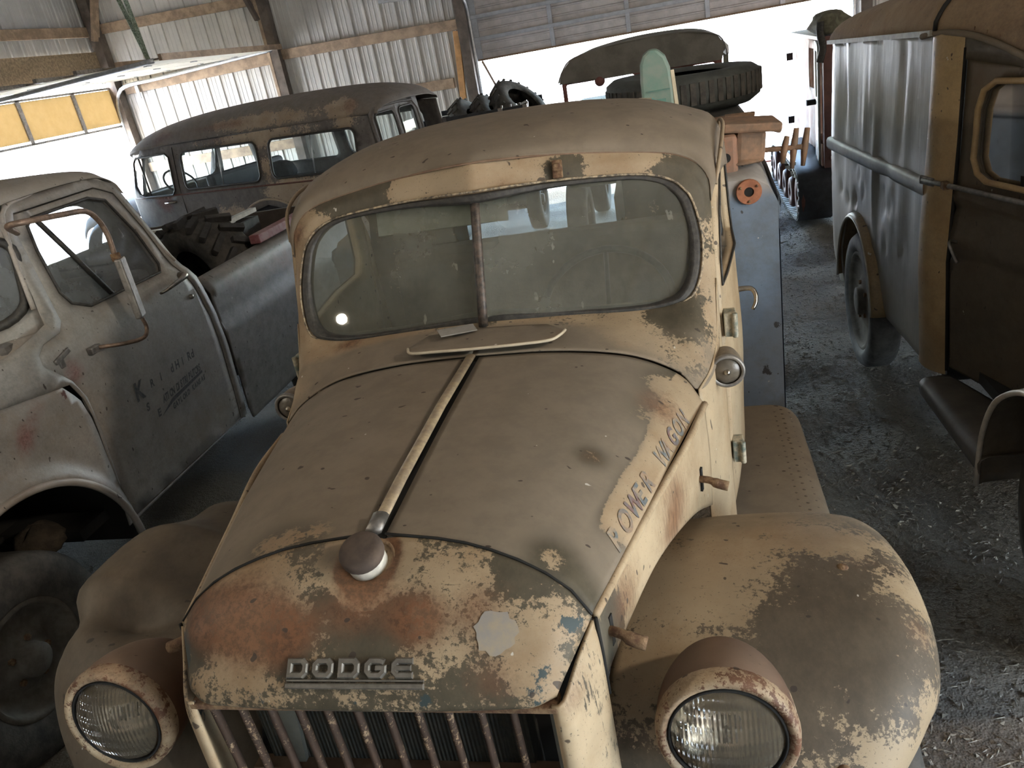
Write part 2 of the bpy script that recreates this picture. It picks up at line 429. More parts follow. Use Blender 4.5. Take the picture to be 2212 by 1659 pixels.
def rib_sheet(name, u0, u1, z0, z1, fn, parent, mat):
    """one sheet of ribbed steel, local profile: major ribs every 0.229 m with small ones between."""
    pr = []; u = u0
    while u < u1 - .01:
        for du, h in ((0, 0), (.012, .02), (.04, .02), (.052, 0), (.095, 0), (.100, .004), (.115, .004), (.12, 0), (.160, 0), (.165, .004), (.18, .004), (.185, 0)):
            if u + du <= u1: pr.append((u + du, h))
        u += .2285
    pr.append((u1, 0))
    V = [fn(u, h, z) for z in (z0, z1) for u, h in pr]; n = len(pr)
    return mk(name, V, gridfaces(2, n), mat, parent, smooth=False)
def wall(name, segs, fn, mat=None):
    w = bpy.data.objects.new(name, None); C.objects.link(w); w['kind'] = 'structure'; OFF[w] = np.zeros(3)
    for u0, u1, z0, z1 in segs:
        u = u0
        while u < u1 - .05:
            e = min(u + .914, u1); rib_sheet('steel_sheet', u, e, z0, z1, fn, w, mat or M['tin']); u = e
    return w
wb = wall('wall_back', [(XL, -2.15, 0, ZE), (-2.15, 2.95, 2.9, ZE), (2.95, XR, 0, ZE)], lambda u, h, z: (u, YB - h, z))
wl = wall('wall_left', [(YF, 8.7, 0, ZE), (8.7, 11.84, 3.05, ZE), (11.84, YB, 0, ZE)], lambda u, h, z: (XL + h, u, z), simple('ribbed_wall_steel_shaded', (.42, .42, .41), .55, .1, .15, 3, .02))  # left wall's shade is put into a darker copy of the steel
wr = wall('wall_right', [(YF, -3.7, 0, ZE), (-3.7, .2, 2.4, ZE), (.2, YB, 0, ZE)], lambda u, h, z: (XR - h, u, z))
wf = wall('wall_front', [(XL, XR, 0, ZE)], lambda u, h, z: (u, YF + h, z))
def girt(parent, a, b, w=.04, h=.14, mat=None, name='girt', up=(0, 0, 1)):
    B().bar(a, b, w, h, up).obj(name, mat or M['wood'], parent, bevel=.004)
yg = YB - .045
girt(wb, (-7.9, yg, 3.38), (-5.16, yg, 3.33)); girt(wb, (-7.75, yg, 2.50), (-5.14, yg, 2.53), h=.16)
girt(wb, (-5.02, yg, 2.55), (-2.3, yg, 2.50)); girt(wb, (-5.02, yg, 1.78), (-2.5, yg, 1.75)); girt(wb, (-7.9, yg, 1.30), (-5.1, yg, 1.30)); girt(wb, (-5.02, yg, 3.45), (-2.3, yg, 3.45))
girt(wb, (-7.9, yg, .6), (-2.3, yg, .6))
girt(wb, (-2.33, yg - .03, 2.42), (-2.52, yg - .03, .0), .09, .045, M['newwood'], 'door_stud', (0, 1, 0))
for x in (-5.08, -2.22, 3.05): girt(wb, (x, YB - .09, 0), (x, YB - .09, ZE), .14, .14, M['darkwood'], 'post', (0, 1, 0))
girt(wb, (-5.17, YB - .12, 1.6), (-5.17, YB - .12, ZE), .05, .09, M['wood'], 'post_facing', (0, 1, 0))
girt(wb, (XL + .12, YB - .1, 0), (XL + .12, YB - .1, ZE), .17, .17, M['darkwood'], 'corner_post', (0, 1, 0))
girt(wb, (XL + .45, YB - .22, 3.95), (XL + .16, YB - .22, 3.22), .05, .14, M['wood'], 'knee_brace', (0, 1, 0))
girt(wb, (-5.5, YB - .2, 4.1), (-5.17, YB - .2, 3.05), .05, .12, M['darkwood'], 'knee_brace', (0, 1, 0))
girt(wl, (XL + .05, 6.0, 3.36), (XL + .05, 11.7, 3.36), h=.14); girt(wl, (XL + .05, -5.9, 2.4), (XL + .05, 8.6, 2.4)); girt(wl, (XL + .05, -5.9, 1.2), (XL + .05, 8.6, 1.2))
osb = simple('strand_board', (.30, .235, .15), .85, 0, .6, 30, .25, col2=(.16, .12, .08))
B().box((XL + .05, 10.2, 2.90), (.03, 3.3, .36)).obj('header_board', osb, wl)
for y in (8.55, 5.5, 2.4, -.8, -4): girt(wl, (XL + .1, y, 0), (XL + .1, y, ZE), .14, .14, M['darkwood'], 'post', (0, 1, 0))
for y in (8.9, 5.5, 2.4, .3, -4.7): girt(wr, (XR - .1, y, 0), (XR - .1, y, ZE), .14, .14, M['darkwood'], 'post', (0, 1, 0))
for nm, yy, w_ in (('gable_back', YB, wb), ('gable_front', YF, wf)):
    for k in range(16):
        xa, xb = XL + (XR - XL) * k / 16, XL + (XR - XL) * (k + 1) / 16; zz = lambda x: ZE + (1 - abs(x - (XL + XR) / 2) / ((XR - XL) / 2)) * 1.75 + .02
        mk('gable_sheet', [(xa, yy, ZE), (xb, yy, ZE), (xb, yy, zz(xb)), (xa, yy, zz(xa))], [(0, 1, 2, 3)], M['tin'], w_, smooth=False)
# ceiling: roof steel over timber trusses
ce = bpy.data.objects.new('ceiling', None); C.objects.link(ce); ce['kind'] = 'structure'; OFF[ce] = np.zeros(3)
xm = (XL + XR) / 2; zr = 6.1
for x0, x1 in ((XL, xm), (xm, XR)):
    z0, z1 = (ZE, zr) if x1 == xm else (zr, ZE)
    k = 0
    for y in np.arange(YF, YB, .914):
        y1 = min(y + .914, YB)
        rib_sheet('roof_sheet', y, y1, 0, 1, lambda u, h, t: (x0 + (x1 - x0) * t, u, z0 + (z1 - z0) * t - h), ce, M['tin'])
for y in (-4, -.8, 2.4, 5.5, 8.55, 11.75):
    b = B(); b.bar((XL, y, ZE - .08), (XR, y, ZE - .08), .04, .16); b.bar((XL, y, ZE + .05), (xm, y, zr - .12), .04, .14); b.bar((xm, y, zr - .12), (XR, y, ZE + .05), .04, .14)
    for f in (-.66, -.33, 0, .33, .66):
        x = xm + f * (XR - XL) / 2; b.bar((x, y, ZE), (x, y + .001, ZE + (1 - abs(f)) * (zr - ZE) - .1), .04, .1, (0, 1, 0))
    for f in (-.66, -.33, .33, .66):
        x = xm + f * (XR - XL) / 2; b.bar((x, y, ZE), (x * .55 + xm * .45, y + .001, ZE + (1 - abs(f) * .55) * (zr - ZE) * .8), .04, .1, (0, 1, 0))
    b.obj('truss', M['wood'], ce)
for x in np.linspace(XL + .8, XR - .8, 9):
    z = ZE + (1 - abs(x - xm) / ((XR - XL) / 2)) * (zr - ZE) - .06
    B().bar((x, YF, z), (x, YB, z), .04, .09).obj('purlin', M['wood'], ce)
# ---- left overhead door: lower section upright with amber panels, the rest run in flat
yel = bpy.data.materials.new('amber_fibreglass'); yel.use_nodes = True; nt = yel.node_tree; n = N(nt)
o_ = nt.nodes['Material Output']; nt.nodes.remove(nt.nodes['Principled BSDF'])
d1 = n.new('ShaderNodeBsdfDiffuse'); d2 = n.new('ShaderNodeBsdfTranslucent'); mx = n.new('ShaderNodeMixShader'); mx.inputs[0].default_value = .62
nz = n.ss(n.noise(n.coord(), 9, 6), .3, .7); cc = n.mix(nz, (.30, .235, .14), (.27, .21, .12)); n.lk(cc, d1.inputs[0]); n.lk(cc, d2.inputs[0])
n.lk(d1.outputs[0], mx.inputs[1]); n.lk(d2.outputs[0], mx.inputs[2]); n.lk(mx.outputs[0], o_.inputs[0]); M['amber'] = yel
pal = yel.copy(); pal.name = 'pale_fibreglass'
for q in pal.node_tree.nodes:
    if q.type == 'MIX':
        q.inputs[6].default_value = (.92, .90, .82, 1); q.inputs[7].default_value = (.90, .88, .80, 1)
M['pale'] = pal
d1_ = bpy.data.objects.new('door_1', None); C.objects.link(d1_); d1_['kind'] = 'structure'; OFF[d1_] = np.zeros(3)
xd = XL + .06
ys = [8.72, 9.76, 10.86, 11.78]
for a, b_ in zip(ys[:-1], ys[1:]):
    B().box((xd, (a + b_) / 2, 2.28), (.012, b_ - a - .07, .50)).obj('amber_pane', M['amber'], d1_)
for y in ys: B().box((xd, y, 2.27), (.05, .075, .58)).obj('door_stile', M['dullmetal'], d1_, bevel=.004)
for z in (1.985, 2.55): B().box((xd, 10.25, z), (.05, 3.1, .03)).obj('door_rail', M['dullmetal'], d1_, bevel=.004)
for k in range(5):
    xa = XL + .22 + k * .56
    for a, b_ in zip(ys[:-1], ys[1:]): B().box((xa + .27, (a + b_) / 2, 2.635), (.52, b_ - a - .05, .012)).obj('flat_door_pane', M['pale'], d1_)
    B().box((xa, 10.25, 2.672), (.05, 3.1, .05)).obj('flat_door_rail', M['wood'] if k in (0, 4) else M['dullmetal'], d1_)
    for y in ys[:-1]: B().box((xa, y + .55, 2.622), (.05, .10, .012)).obj('door_hinge', M['steel'], d1_)
B().box((XL + 3.02, 10.25, 2.66), (.04, 3.1, .07)).obj('door_end_rail', M['wood'], d1_)
for y in (11.72, 8.75):
    V = cr([(XL + .10, y, 0), (XL + .10, y, 1.2), (XL + .10, y, 2.0), (XL + .13, y, 2.30), (XL + .24, y, 2.48), (XL + .45, y, 2.545), (XL + 1.0, y, 2.56), (XL + 2.9, y, 2.64)], 60)
    tube('door_track', V, .028, M['steel'], d1_, n=8, flat=.6)
B().box((XL + .5, 11.79, 2.44), (.05, .02, .22)).obj('track_bracket', M['steel'], d1_)
b = B(); b.bar((XL + .1, 9.2, 2.66), (XL + 2.85, 9.2, 2.66), .05, .05); b.obj('track_strut', M['darkwood'], d1_)
b = B(); b.bar((XL + 2.55, 9.2, 2.66), (XL + 2.0, 9.6, 4.2), .05, .012); b.bar((XL + 2.53, 9.22, 2.66), (XL + 2.18, 9.62, 4.2), .05, .012)
b.obj('hanger_strap', simple('perforated_strap', (.30, .36, .28), .5, .6, .5, 60, .2, col2=(.1, .13, .09)), d1_)
# ---- rear overhead door, raised above head height
d2_ = bpy.data.objects.new('door_2', None); C.objects.link(d2_); d2_['kind'] = 'structure'; OFF[d2_] = np.zeros(3)
M['doorskin'] = simple('door_inner_steel', (.50, .47, .46), .5, .2, .2, 8, .05)
M['doorrib'] = simple('door_rib_steel', (.40, .42, .46), .45, .5, .2, 12, .03)
yd = YB + .02
zs = [1.985, 2.275, 2.565, 2.855]
for z0, z1 in zip(zs[:-1], zs[1:]):
    pr = [(0, z0), (0, z0 + .08), (-.012, z0 + .09), (-.012, z0 + .10), (0, z0 + .11), (0, z0 + .19), (-.012, z0 + .20), (-.012, z0 + .21), (0, z0 + .22), (0, z1)]
    xs = [-2.15, -1.0, .05, 1.10, 2.05, 2.95]
    for xa, xb in zip(xs[:-1], xs[1:]):
        V = [(x, yd + q[0], q[1]) for x in (xa, xb) for q in pr]
        mk('door_panel', V, gridfaces(2, len(pr)), M['doorskin'], d2_, smooth=False, solid=.003)
    for x in xs: B().box((x if abs(x) < 2 or x > 2 and x < 2.9 else x + (.06 if x < 0 else -.06), yd - .03, (z0 + z1) / 2), (.06 if -2 < x < 2.9 else .13, .025, z1 - z0)).obj('door_stile', M['doorrib'], d2_, bevel=.003)
    B().box((.4, yd - .04, z1 - .015), (5.1, .05, .05)).obj('door_strut', M['doorrib'], d2_, bevel=.004)
B().box((.4, yd - .02, 1.985), (5.1, .05, .025)).obj('door_bottom_seal', M['brown'], d2_)
for x in (-2.13, 2.93):
    tube('door_track', cr([(x, yd - .06, 0), (x, yd - .06, 1.5), (x, yd - .06, 2.55), (x, yd - .12, 2.75), (x, yd - .4, 2.86), (x, yd - 1.4, 2.88), (x, yd - 3.2, 2.90)], 50), .03, M['steel'], d2_, n=8, flat=.6)
B().bar((-2.05, yd - .02, 1.97), (-1.55, yd + .15, .6), .03, .03).obj('door_brace', M['brown'], d2_)
B().bar((-3.3, yd - .25, 3.0), (-2.2, yd - .25, 2.93), .1, .12).obj('spring_tube', M['steel'], d2_)
B().box((-2.55, yd - .25, 3.02), (.25, .14, .16)).obj('spring_bracket', M['dullmetal'], d2_)
B().bar((-2.3, yd - .02, 2.94), (2.95, yd - .02, 2.94), .05, .12).obj('door_header', M['wood'], d2_)
B().box((.4, 11.93, .0), (5.1, .1, .03)).obj('door_sill', simple('sill_red', (.28, .13, .12), .7), d2_)
# ================================================================ the old power truck in the middle
def build_truck():
    T = thing('pickup_truck', 'tan and olive weathered utility truck with round fender headlights, filling the middle', 'truck', (0, 2.4, 0), off=True)
    P = M['paint']
    # ---- hood halves
    Fs = np.array([(.020, 1.046, 1.432), (.154, 1.027, 1.424), (.262, 1.003, 1.397), (.330, .985, 1.358), (.364, .967, 1.320)])
    Rs = np.array([(.020, 1.800, 1.438), (.21, 1.806, 1.429), (.39, 1.815, 1.397), (.502, 1.810, 1.345), (.550, 1.787, 1.303), (.5635, 1.765, 1.280)])
    Fs = cr(Fs, 9); Rs = cr(Rs, 9)
    mid = 0.5 * (Fs + Rs) + np.array([[.004 * s, 0, .006 + .004 * s] for s in np.linspace(0, 1, 9)])
    HR = loft([Fs, mid, Rs], 46, 36)
    bead_w = lambda V: np.clip(1 - (HRb(V[:, 1]) - np.abs(V[:, 0])) / .075, 0, 1)
    def HRb(y): return np.interp(y, [.967, 1.27, 1.53, 1.765], [.364, .443, .517, .5635])
    def hood_r(V):
        ed = sm(.0, .55, bead_w(V)) * sm(1.08, 1.2, V[:, 1])
        tan = .10 + .75 * ed + blob(V, [(.30, 1.03, 1.38, .05, .45), (.34, 1.33, 1.39, .045, .42), (.46, 1.55, 1.38, .10, .38), (.50, 1.72, 1.36, .09, .5), (.19, 1.02, 1.41, .05, .2), (.30, 1.62, 1.42, .16, .12)])
        d = .98 - .95 * ed - blob(V, [(.30, 1.03, 1.38, .06, .8), (.34, 1.33, 1.39, .045, .75), (.47, 1.57, 1.38, .10, .55), (.50, 1.74, 1.36, .09, .75), (.36, .98, 1.33, .06, .7), (.30, 1.42, 1.40, .04, .3)])
        return {'tan': tan, 'rust': blob(V, [(.47, 1.62, 1.38, .12, .72), (.34, 1.33, 1.39, .06, .5), (.3, 1.45, 1.4, .05, .3)]), 'teal': np.zeros(len(V)), 'dust': np.clip(d, 0, 1)}
    def hood_l(V):
        ed = sm(.2, .8, bead_w(V))
        tan = .12 + .5 * ed + blob(V, [(-.2, 1.05, 1.42, .09, .42), (-.1, 1.07, 1.43, .05, .3), (-.5, 1.72, 1.36, .08, .4)])
        d = .98 - .45 * ed - blob(V, [(-.2, 1.05, 1.41, .08, .6), (-.12, 1.05, 1.43, .05, .4)])
        return {'tan': tan, 'rust': .35 * ed, 'teal': np.zeros(len(V)), 'dust': np.clip(d, 0, 1)}
    grid('hood_panel', HR, P, T, fn=hood_r, solid=.006, label='driver side hood half, dusty with tan paint along its edge')
    grid('hood_panel', mir(HR), P, T, flip=True, fn=hood_l, solid=.006, label='passenger side hood half, evenly brown with dust')
    # seam gaps shown dark: inner trough below the hinge
    b = B()
    b.tube([(0, 1.045, 1.437), (0, 1.2, 1.445), (0, 1.5, 1.450), (0, 1.795, 1.444)], [.0125] * 4, 10, flat=.55)
    hg = b.obj('hood_hinge', simple('worn_hinge_metal', (.30, .235, .17), .5, .3, .5, 50, .1, col2=(.46, .36, .23)), T, smooth=True)
    b = B(); b.tube([(0, 1.043, 1.440), (0, 1.085, 1.444)], .0155, 10, flat=.6); b.obj('hinge_clip', M['dullmetal'], T, smooth=True)
    b = B(); b.box((0, 1.42, 1.424), (.036, .76, .004)); b.obj('hinge_trough', M['black'], T)
    # bead along the hood side and dark seam
    bead = cr([(.366, .972, 1.318), (.4455, 1.27, 1.311), (.519, 1.53, 1.302), (.5665, 1.765, 1.280)], 30)
    for sx in (1, -1):
        Q = bead * (sx, 1, 1)
        tube('hood_bead', Q + np.array((0, 0, -.006)), .0085, M['side'], T, n=8, attrs={'tan': [.85] * 240, 'rust': [.45] * 240})
    # ---- hood side panels
    lo = [(.366, .962, 1.176), (.382, 1.02, 1.188), (.4475, 1.27, 1.182), (.5195, 1.53, 1.112), (.5665, 1.765, .985)]
    up = [(.366, .968, 1.306), (.381, 1.03, 1.305), (.4455, 1.27, 1.299), (.519, 1.53, 1.290), (.5665, 1.765, 1.268)]
    mi = [((a[0] + b_[0]) / 2 + .004, (a[1] + b_[1]) / 2, (a[2] + b_[2]) / 2) for a, b_ in zip(lo, up)]
    G = loft([up, mi, lo], 22, 40)
    wside = lambda V: {'tan': .57 + .08 * sm(1.0, 1.3, V[:, 1]) + blob(V, [(.38, 1.0, 1.25, .08, -.2)]), 'rust': .35 + blob(V, [(.40, 1.1, 1.24, .08, .3), (.48, 1.4, 1.2, .1, .3)]), 'teal': blob(V, [(.37, .98, 1.15, .05, .4)]), 'dust': np.full(len(V), .05)}
    grid('hood_side_panel', G, M['side'], T, flip=True, fn=wside, solid=.005, label='pale chipped hood side with rust streaks')
    grid('hood_side_panel', mir(G), M['side'], T, fn=wside, solid=.005)
    # ---- nose
    L0 = Fs * 1.0; L0[:, 1] -= .006; L0[0, 0] = 0
    rows = [L0,
            cr([(0, .952, 1.398), (.15, .943, 1.392), (.255, .927, 1.366), (.318, .917, 1.332), (.349, .932, 1.303)], 9),
            cr([(0, .876, 1.330), (.15, .874, 1.326), (.255, .879, 1.309), (.312, .887, 1.291), (.331, .900, 1.281)], 9),
            cr([(0, .842, 1.294), (.15, .845, 1.290), (.26, .853, 1.280), (.310, .866, 1.272), (.321, .879, 1.270)], 9),
            cr([(0, .829, 1.262), (.15, .833, 1.260), (.26, .843, 1.256), (.300, .853, 1.256), (.313, .866, 1.258)], 9),
            cr([(0, .833, 1.250), (.15, .837, 1.249), (.26, .847, 1.246), (.298, .856, 1.246), (.309, .868, 1.248)], 9)]
    GR = loft(rows, 44, 34)
    GN = np.concatenate([mir(GR)[:, ::-1], GR[:, 1:]], 1)
    nose = wear(.495, .28, 0, 0.0,
                T=[(.0, .99, 1.42, .10, .04), (.16, .96, 1.40, .10, .06), (-.24, .98, 1.39, .08, .2), (-.19, .86, 1.29, .08, .10), (.13, .87, 1.33, .06, .1), (-.30, .93, 1.33, .06, -.12), (.26, .88, 1.30, .05, .12), (.02, .90, 1.35, .05, -.10), (-.05, .96, 1.40, .05, -.09), (.15, .845, 1.28, .09, -.10), (-.1, .835, 1.265, .12, -.07), (.25, 1.0, 1.40, .06, -.10), (.06, .91, 1.36, .03, -.1), (-.12, .88, 1.33, .04, -.12), (.10, .96, 1.40, .05, -.07)],
                R=[(-.22, .92, 1.36, .08, .62), (-.12, .90, 1.345, .06, .45), (.10, .91, 1.36, .05, .55), (.20, .93, 1.37, .05, .35), (-.31, .95, 1.35, .06, .35), (.0, .93, 1.37, .05, .3), (.22, .86, 1.29, .05, .25), (.0, .97, 1.40, .08, .2)],
                Q=[(.335, .945, 1.318, .035, .52), (-.165, .838, 1.275, .03, .5), (.115, .836, 1.27, .032, .52), (.27, .85, 1.262, .05, .5), (0.03, .89, 1.345, .05, .36), (.30, .93, 1.33, .03, .4), (-.33, .93, 1.31, .04, .44), (-.335, .9, 1.285, .05, .36), (.0, .83, 1.262, .04, .42), (.30, .885, 1.29, .03, .36), (-.1, .83, 1.262, .04, .4)],
                D=[(-.12, 1.02, 1.425, .07, .45), (-.06, 1.0, 1.42, .03, .5)])
    # opening for the filler neck
    def nose_fn(V):
        r = nose(V); e = np.hypot(V[:, 0], V[:, 1] - 1.0)
        r['tan'] += .35 * np.exp(-((e - .060) / .016) ** 2); r['rust'] += .5 * np.exp(-((e - .05) / .010) ** 2)
        return r
    V = GN.reshape(-1, 3); nu, nv = GN.shape[:2]
    e = np.hypot(V[:, 0], (V[:, 1] - 1.0) * 1.05) * 1.25
    dz = -.012 * np.exp(-(e / .056) ** 6); V = V.copy(); V[:, 2] += dz
    mk('nose_shell', V, gridfaces(nu, nv, flip=True), P, T, attrs=nose_fn(GN.reshape(-1, 3)), solid=.006, label='rounded radiator shell nose in flaking tan paint with rust blotches')
    for q in (Fs, mir(Fs)): tube('hood_seam', q + np.array((0, -.004, .0022)), .0024, M['black'], T, n=6)
    for sx in (1, -1): tube('hood_side_seam', [(sx * .3695, .960, 1.318), (sx * .3715, .961, 1.25), (sx * .372, .962, 1.16)], .0035, M['black'], T, n=6)
    # pale sanded disc on the nose
    c0 = np.array((.228, .905, 1.340))
    k = int(np.argmin(((GN.reshape(-1, 3) - c0) ** 2).sum(1))); iu, iv = k // nv, k % nv
    pts = GN.reshape(-1, 3); ctr_ = pts[k]; Vd = [ctr_]; 
    from mathutils.bvhtree import BVHTree
    bv = BVHTree.FromPolygons([tuple(q) for q in V], gridfaces(nu, nv))
    ring_ = []
    for rr_ in (.012, .024, .033):
        for a in np.linspace(0, 2 * math.pi, 24, endpoint=False):
            q = ctr_ + rr_ * (1 + .05 * math.sin(3 * a + 1) + .07 * math.sin(7 * a) + .06 * math.sin(11 * a + 2)) * (math.cos(a) * np.array((1.0, 0, 0)) + math.sin(a) * np.array((0, .78, .62)))
            h_, nn_, _, _ = bv.find_nearest(Vector(q)); ring_.append(np.array(h_) + np.array((0, -.0009, .0011)))
    Vd = [np.array(bv.find_nearest(Vector(ctr_))[0]) + np.array((0, -.0009, .0011))] + ring_
    Fd = [(0, 1 + i, 1 + (i + 1) % 24) for i in range(24)] + [(1 + r * 24 + i, 1 + (r + 1) * 24 + i, 1 + (r + 1) * 24 + (i + 1) % 24, 1 + r * 24 + (i + 1) % 24) for r in range(2) for i in range(24)]
    mk('bare_patch', Vd, Fd, simple('sanded_primer_patch', (.235, .215, .195), .6, .05, .25, 30, .05, col2=(.30, .245, .175)), T, label='round pale grey bare patch on the nose')
    # ---- radiator cap
    nrm = np.array((0, -.36, .93)); nrm /= np.linalg.norm(nrm)
    cc = np.array((0, .998, 1.402))
    nk = lathe('cap_neck', [(.0, 0), (.033, 0), (.034, .030), (.031, .034), (0, .034)], cc, nrm, simple('pale_enamel_neck', (.55, .52, .45), .5, 0, .3, 40, .05), T)
    lathe('radiator_cap', [(0, .030), (.035, .030), (.0372, .034), (.0372, .045), (.035, .050), (.025, .053), (0, .0535)], cc, nrm, M['cap'], T, label='round brown radiator cap')
    lathe('cap_grommet', [(.044, -.002), (.050, .004), (.046, .007), (.042, .003), (.041, -.004)], cc + nrm * .004, nrm, P, T, attrs={'tan': [.75] * 140, 'rust': [.6] * 140})
    # ---- nameplate letters
    ex = np.array((1.0, 0, 0)); eu = np.array((0, .72, .694)); en = np.array((0, -.694, .72))
    def surf_at(x, s):   # point on the nose at lateral x, s up from the lip line
        j = np.argmin(np.abs(GN[:, :, 0] - x) + np.abs(GN[:, :, 2] - (1.29 + s * .694)) * 3)
        return GN.reshape(-1, 3)[j]
    O = np.array((-.013, .8505, 1.3005))
    def stroke(bm, pts, w, closed, ox, h0=.0, h1=.011):
        pts = np.array(pts, float); n = len(pts); Lf, Rt = [], []
        for i in range(n):
            if closed or 0 < i < n - 1:
                a, c_ = pts[i] - pts[i - 1], pts[(i + 1) % n] - pts[i]
            elif i == 0: a = c_ = pts[1] - pts[0]
            else: a = c_ = pts[i] - pts[i - 1]
            a = a / np.linalg.norm(a); c_ = c_ / np.linalg.norm(c_)
            na, nc = np.array((-a[1], a[0])), np.array((-c_[1], c_[0])); m_ = (na + nc); m_ /= np.linalg.norm(m_)
            o = m_ * (w / 2 / max(.4, np.dot(m_, na))); Lf.append(pts[i] + o); Rt.append(pts[i] - o)
        rings = []
        for l, r in zip(Lf, Rt):
            mL, mR = l + (r - l) * .2, r + (l - r) * .2
            rings.append([(l, h0), (l, h1 * .7), (mL, h1), (mR, h1), (r, h1 * .7), (r, h0)])
        Vv = [O + ex * (p[0] + ox) + eu * p[1] + en * (h - .16 * (p[0] + ox) ** 2) for rg in rings for p, h in rg]
        Fc = gridfaces(n, 6, closed, False, flip=True)
        if not closed: Fc += [tuple(range(6)), tuple(range((n - 1) * 6, n * 6))[::-1]]
        bm.add(Vv, Fc)
    w, h, sw = .0365, .0305, .0098
    x0, x1, y0, y1 = sw / 2, w - sw / 2, sw / 2, h - sw / 2
    ch = .0055
    ring_D = [(x0, y0), (x1 - ch, y0), (x1, y0 + ch), (x1, y1 - ch), (x1 - ch, y1), (x0, y1)]
    ring_O = [(x0 + ch, y0), (x1 - ch, y0), (x1, y0 + ch), (x1, y1 - ch), (x1 - ch, y1), (x0 + ch, y1), (x0, y1 - ch), (x0, y0 + ch)]
    gG = [(x1, y1 - .002), (x1 - ch, y1), (x0 + ch, y1), (x0, y1 - ch), (x0, y0 + ch), (x0 + ch, y0), (x1 - ch, y0), (x1, y0 + ch), (x1, h * .5), (w * .52, h * .5)]
    gE = [(x1 + .003, y1), (x0 + ch, y1), (x0, y1 - ch), (x0, y0 + ch), (x0 + ch, y0), (x1 + .003, y0)]
    pitch = .0440
    for i, L in enumerate('DODGE'):
        bm = B(); ox = -.100 + i * pitch
        if L == 'D': stroke(bm, ring_D, sw, True, ox)
        elif L == 'O': stroke(bm, ring_O, sw, True, ox)
        elif L == 'G': stroke(bm, gG, sw, False, ox)
        else:
            stroke(bm, gE, sw, False, ox); stroke(bm, [(x0, h / 2), (x1, h / 2)], sw * .9, False, ox)
        bm.obj('emblem_letter', M['badge'], T, smooth=False)
    bm = B(); stroke(bm, [(-.100, -.011), (-.05, -.011), (0, -.011), (.05, -.011), (.128, -.011)], .009, False, 0, 0, .009)
    stroke(bm, [(-.100, -.003), (0, -.003), (.128, -.003)], .004, False, 0, 0, .006)
    bm.obj('emblem_base_bar', M['badge'], T)
    # ---- grille shell (box with splayed sides) and bars
    for sx in (1, -1):
        pts = [(.303, .853, 1.247), (.322, .858, 1.247), (.366, .955, 1.320), (.374, .962, 1.18), (.366, .96, .70), (.325, .86, .70), (.303, .853, .70)]
        G = [[(.303, .850, 1.247), (.322, .855, 1.250), (.344, .907, 1.285), (.366, .956, 1.316)],
             [(.304, .848, 1.20), (.328, .852, 1.20), (.352, .902, 1.22), (.372, .953, 1.24)],
             [(.305, .846, 1.0), (.331, .850, 1.0), (.354, .902, 1.0), (.374, .953, 1.0)],
             [(.305, .846, .70), (.331, .850, .70), (.354, .902, .70), (.374, .953, .70)]]
        GG = loft(G, 26, 14) * (sx, 1, 1)
        fn = wear(.56, .3, .05, 0, T=[(.32 * sx, .855, 1.1, .06, .15)], R=[(.33 * sx, .87, 1.25, .05, .2)], Q=[(.35 * sx, .90, 1.18, .05, .4), (.37 * sx, .95, 1.1, .05, .35), (.305 * sx, .85, 1.1, .03, .3)])
        grid('grille_side', GG, M['side'], T, flip=(sx > 0), fn=fn, solid=.006)
    b = B(); b.box((0, .866, 1.238), (.625, .035, .012)); b.obj('grille_top_rail', M['rust'], T, bevel=.003)
    b = B(); b.box((0, .874, .70), (.66, .05, .04)); b.obj('grille_bottom_rail', M['rust'], T, bevel=.003)
    gbm = paint('flaking_grille_bar', (.045, .024, .014), (.30, .21, .13), scale=2.2, rough=.8)
    for x in (-.285, -.232, -.178, -.127, -.077, -.024, .028, .080, .131, .184, .236):
        bb = B()
        ys = np.linspace(1.236, .72, 12)
        bb.tube([(x - .0 * (1.236 - z), .867 + .05 * min(.15, 1.236 - z), z) for z in ys], [.0060] * 12, 8, flat=1.5)
        bb.obj('grille_bar', gbm, T, smooth=True, attrs={'tan': [.44] * len(bb.V), 'rust': [.2] * len(bb.V)})
    rad = simple('radiator_core', (.018, .022, .02), .7, .2, .4, 60, .1, col2=(.038, .036, .028))
    nt = rad.node_tree; n_ = N(nt); p_ = nt.nodes['Principled BSDF']
    wv = n_.new('ShaderNodeTexWave', wave_type='BANDS', bands_direction='X'); wv.inputs['Scale'].default_value = 42
    n_.lk(n_.coord('Object'), wv.inputs['Vector']); n_.lk(n_.bump(wv.outputs['Fac'], .7, .004), p_.inputs['Normal'])
    b = B(); b.box((-.02, .965, .97), (.50, .05, .56)); b.obj('radiator_core', rad, T)
    bg_ = simple('bracket_grey', (.22, .23, .21), .5, .4)
    b = B(); b.box((-.20, .935, 1.16), (.035, .012, .30), (0, .12, 0)); b.obj('radiator_bracket', bg_, T)
    b = B(); b.box((.292, .90, 1.1), (.008, .03, .3)); b.obj('radiator_bracket', bg_, T)
    b = B(); b.box((0, .93, .99), (.60, .03, .06)); b.obj('radiator_crossbar', M['brown'], T)
    b = B(); b.box((0, 1.02, .98), (.66, .02, .58)); b.obj('radiator_shroud', M['black'], T)
    # ---- cab front: cowl, A pillars, header (ring round the windshield)
    inn = [(0, 2.0, 1.464), (.20, 2.024, 1.450), (.37, 2.042, 1.437), (.47, 2.055, 1.434), (.535, 2.063, 1.445), (.556, 2.075, 1.461), (.570, 2.09, 1.480), (.581, 2.115, 1.512), (.587, 2.135, 1.545), (.588, 2.17, 1.60), (.572, 2.208, 1.675), (.548, 2.222, 1.71), (.515, 2.232, 1.735), (.45, 2.226, 1.757), (.34, 2.204, 1.771), (.2, 2.170, 1.782), (0, 2.112, 1.789)]
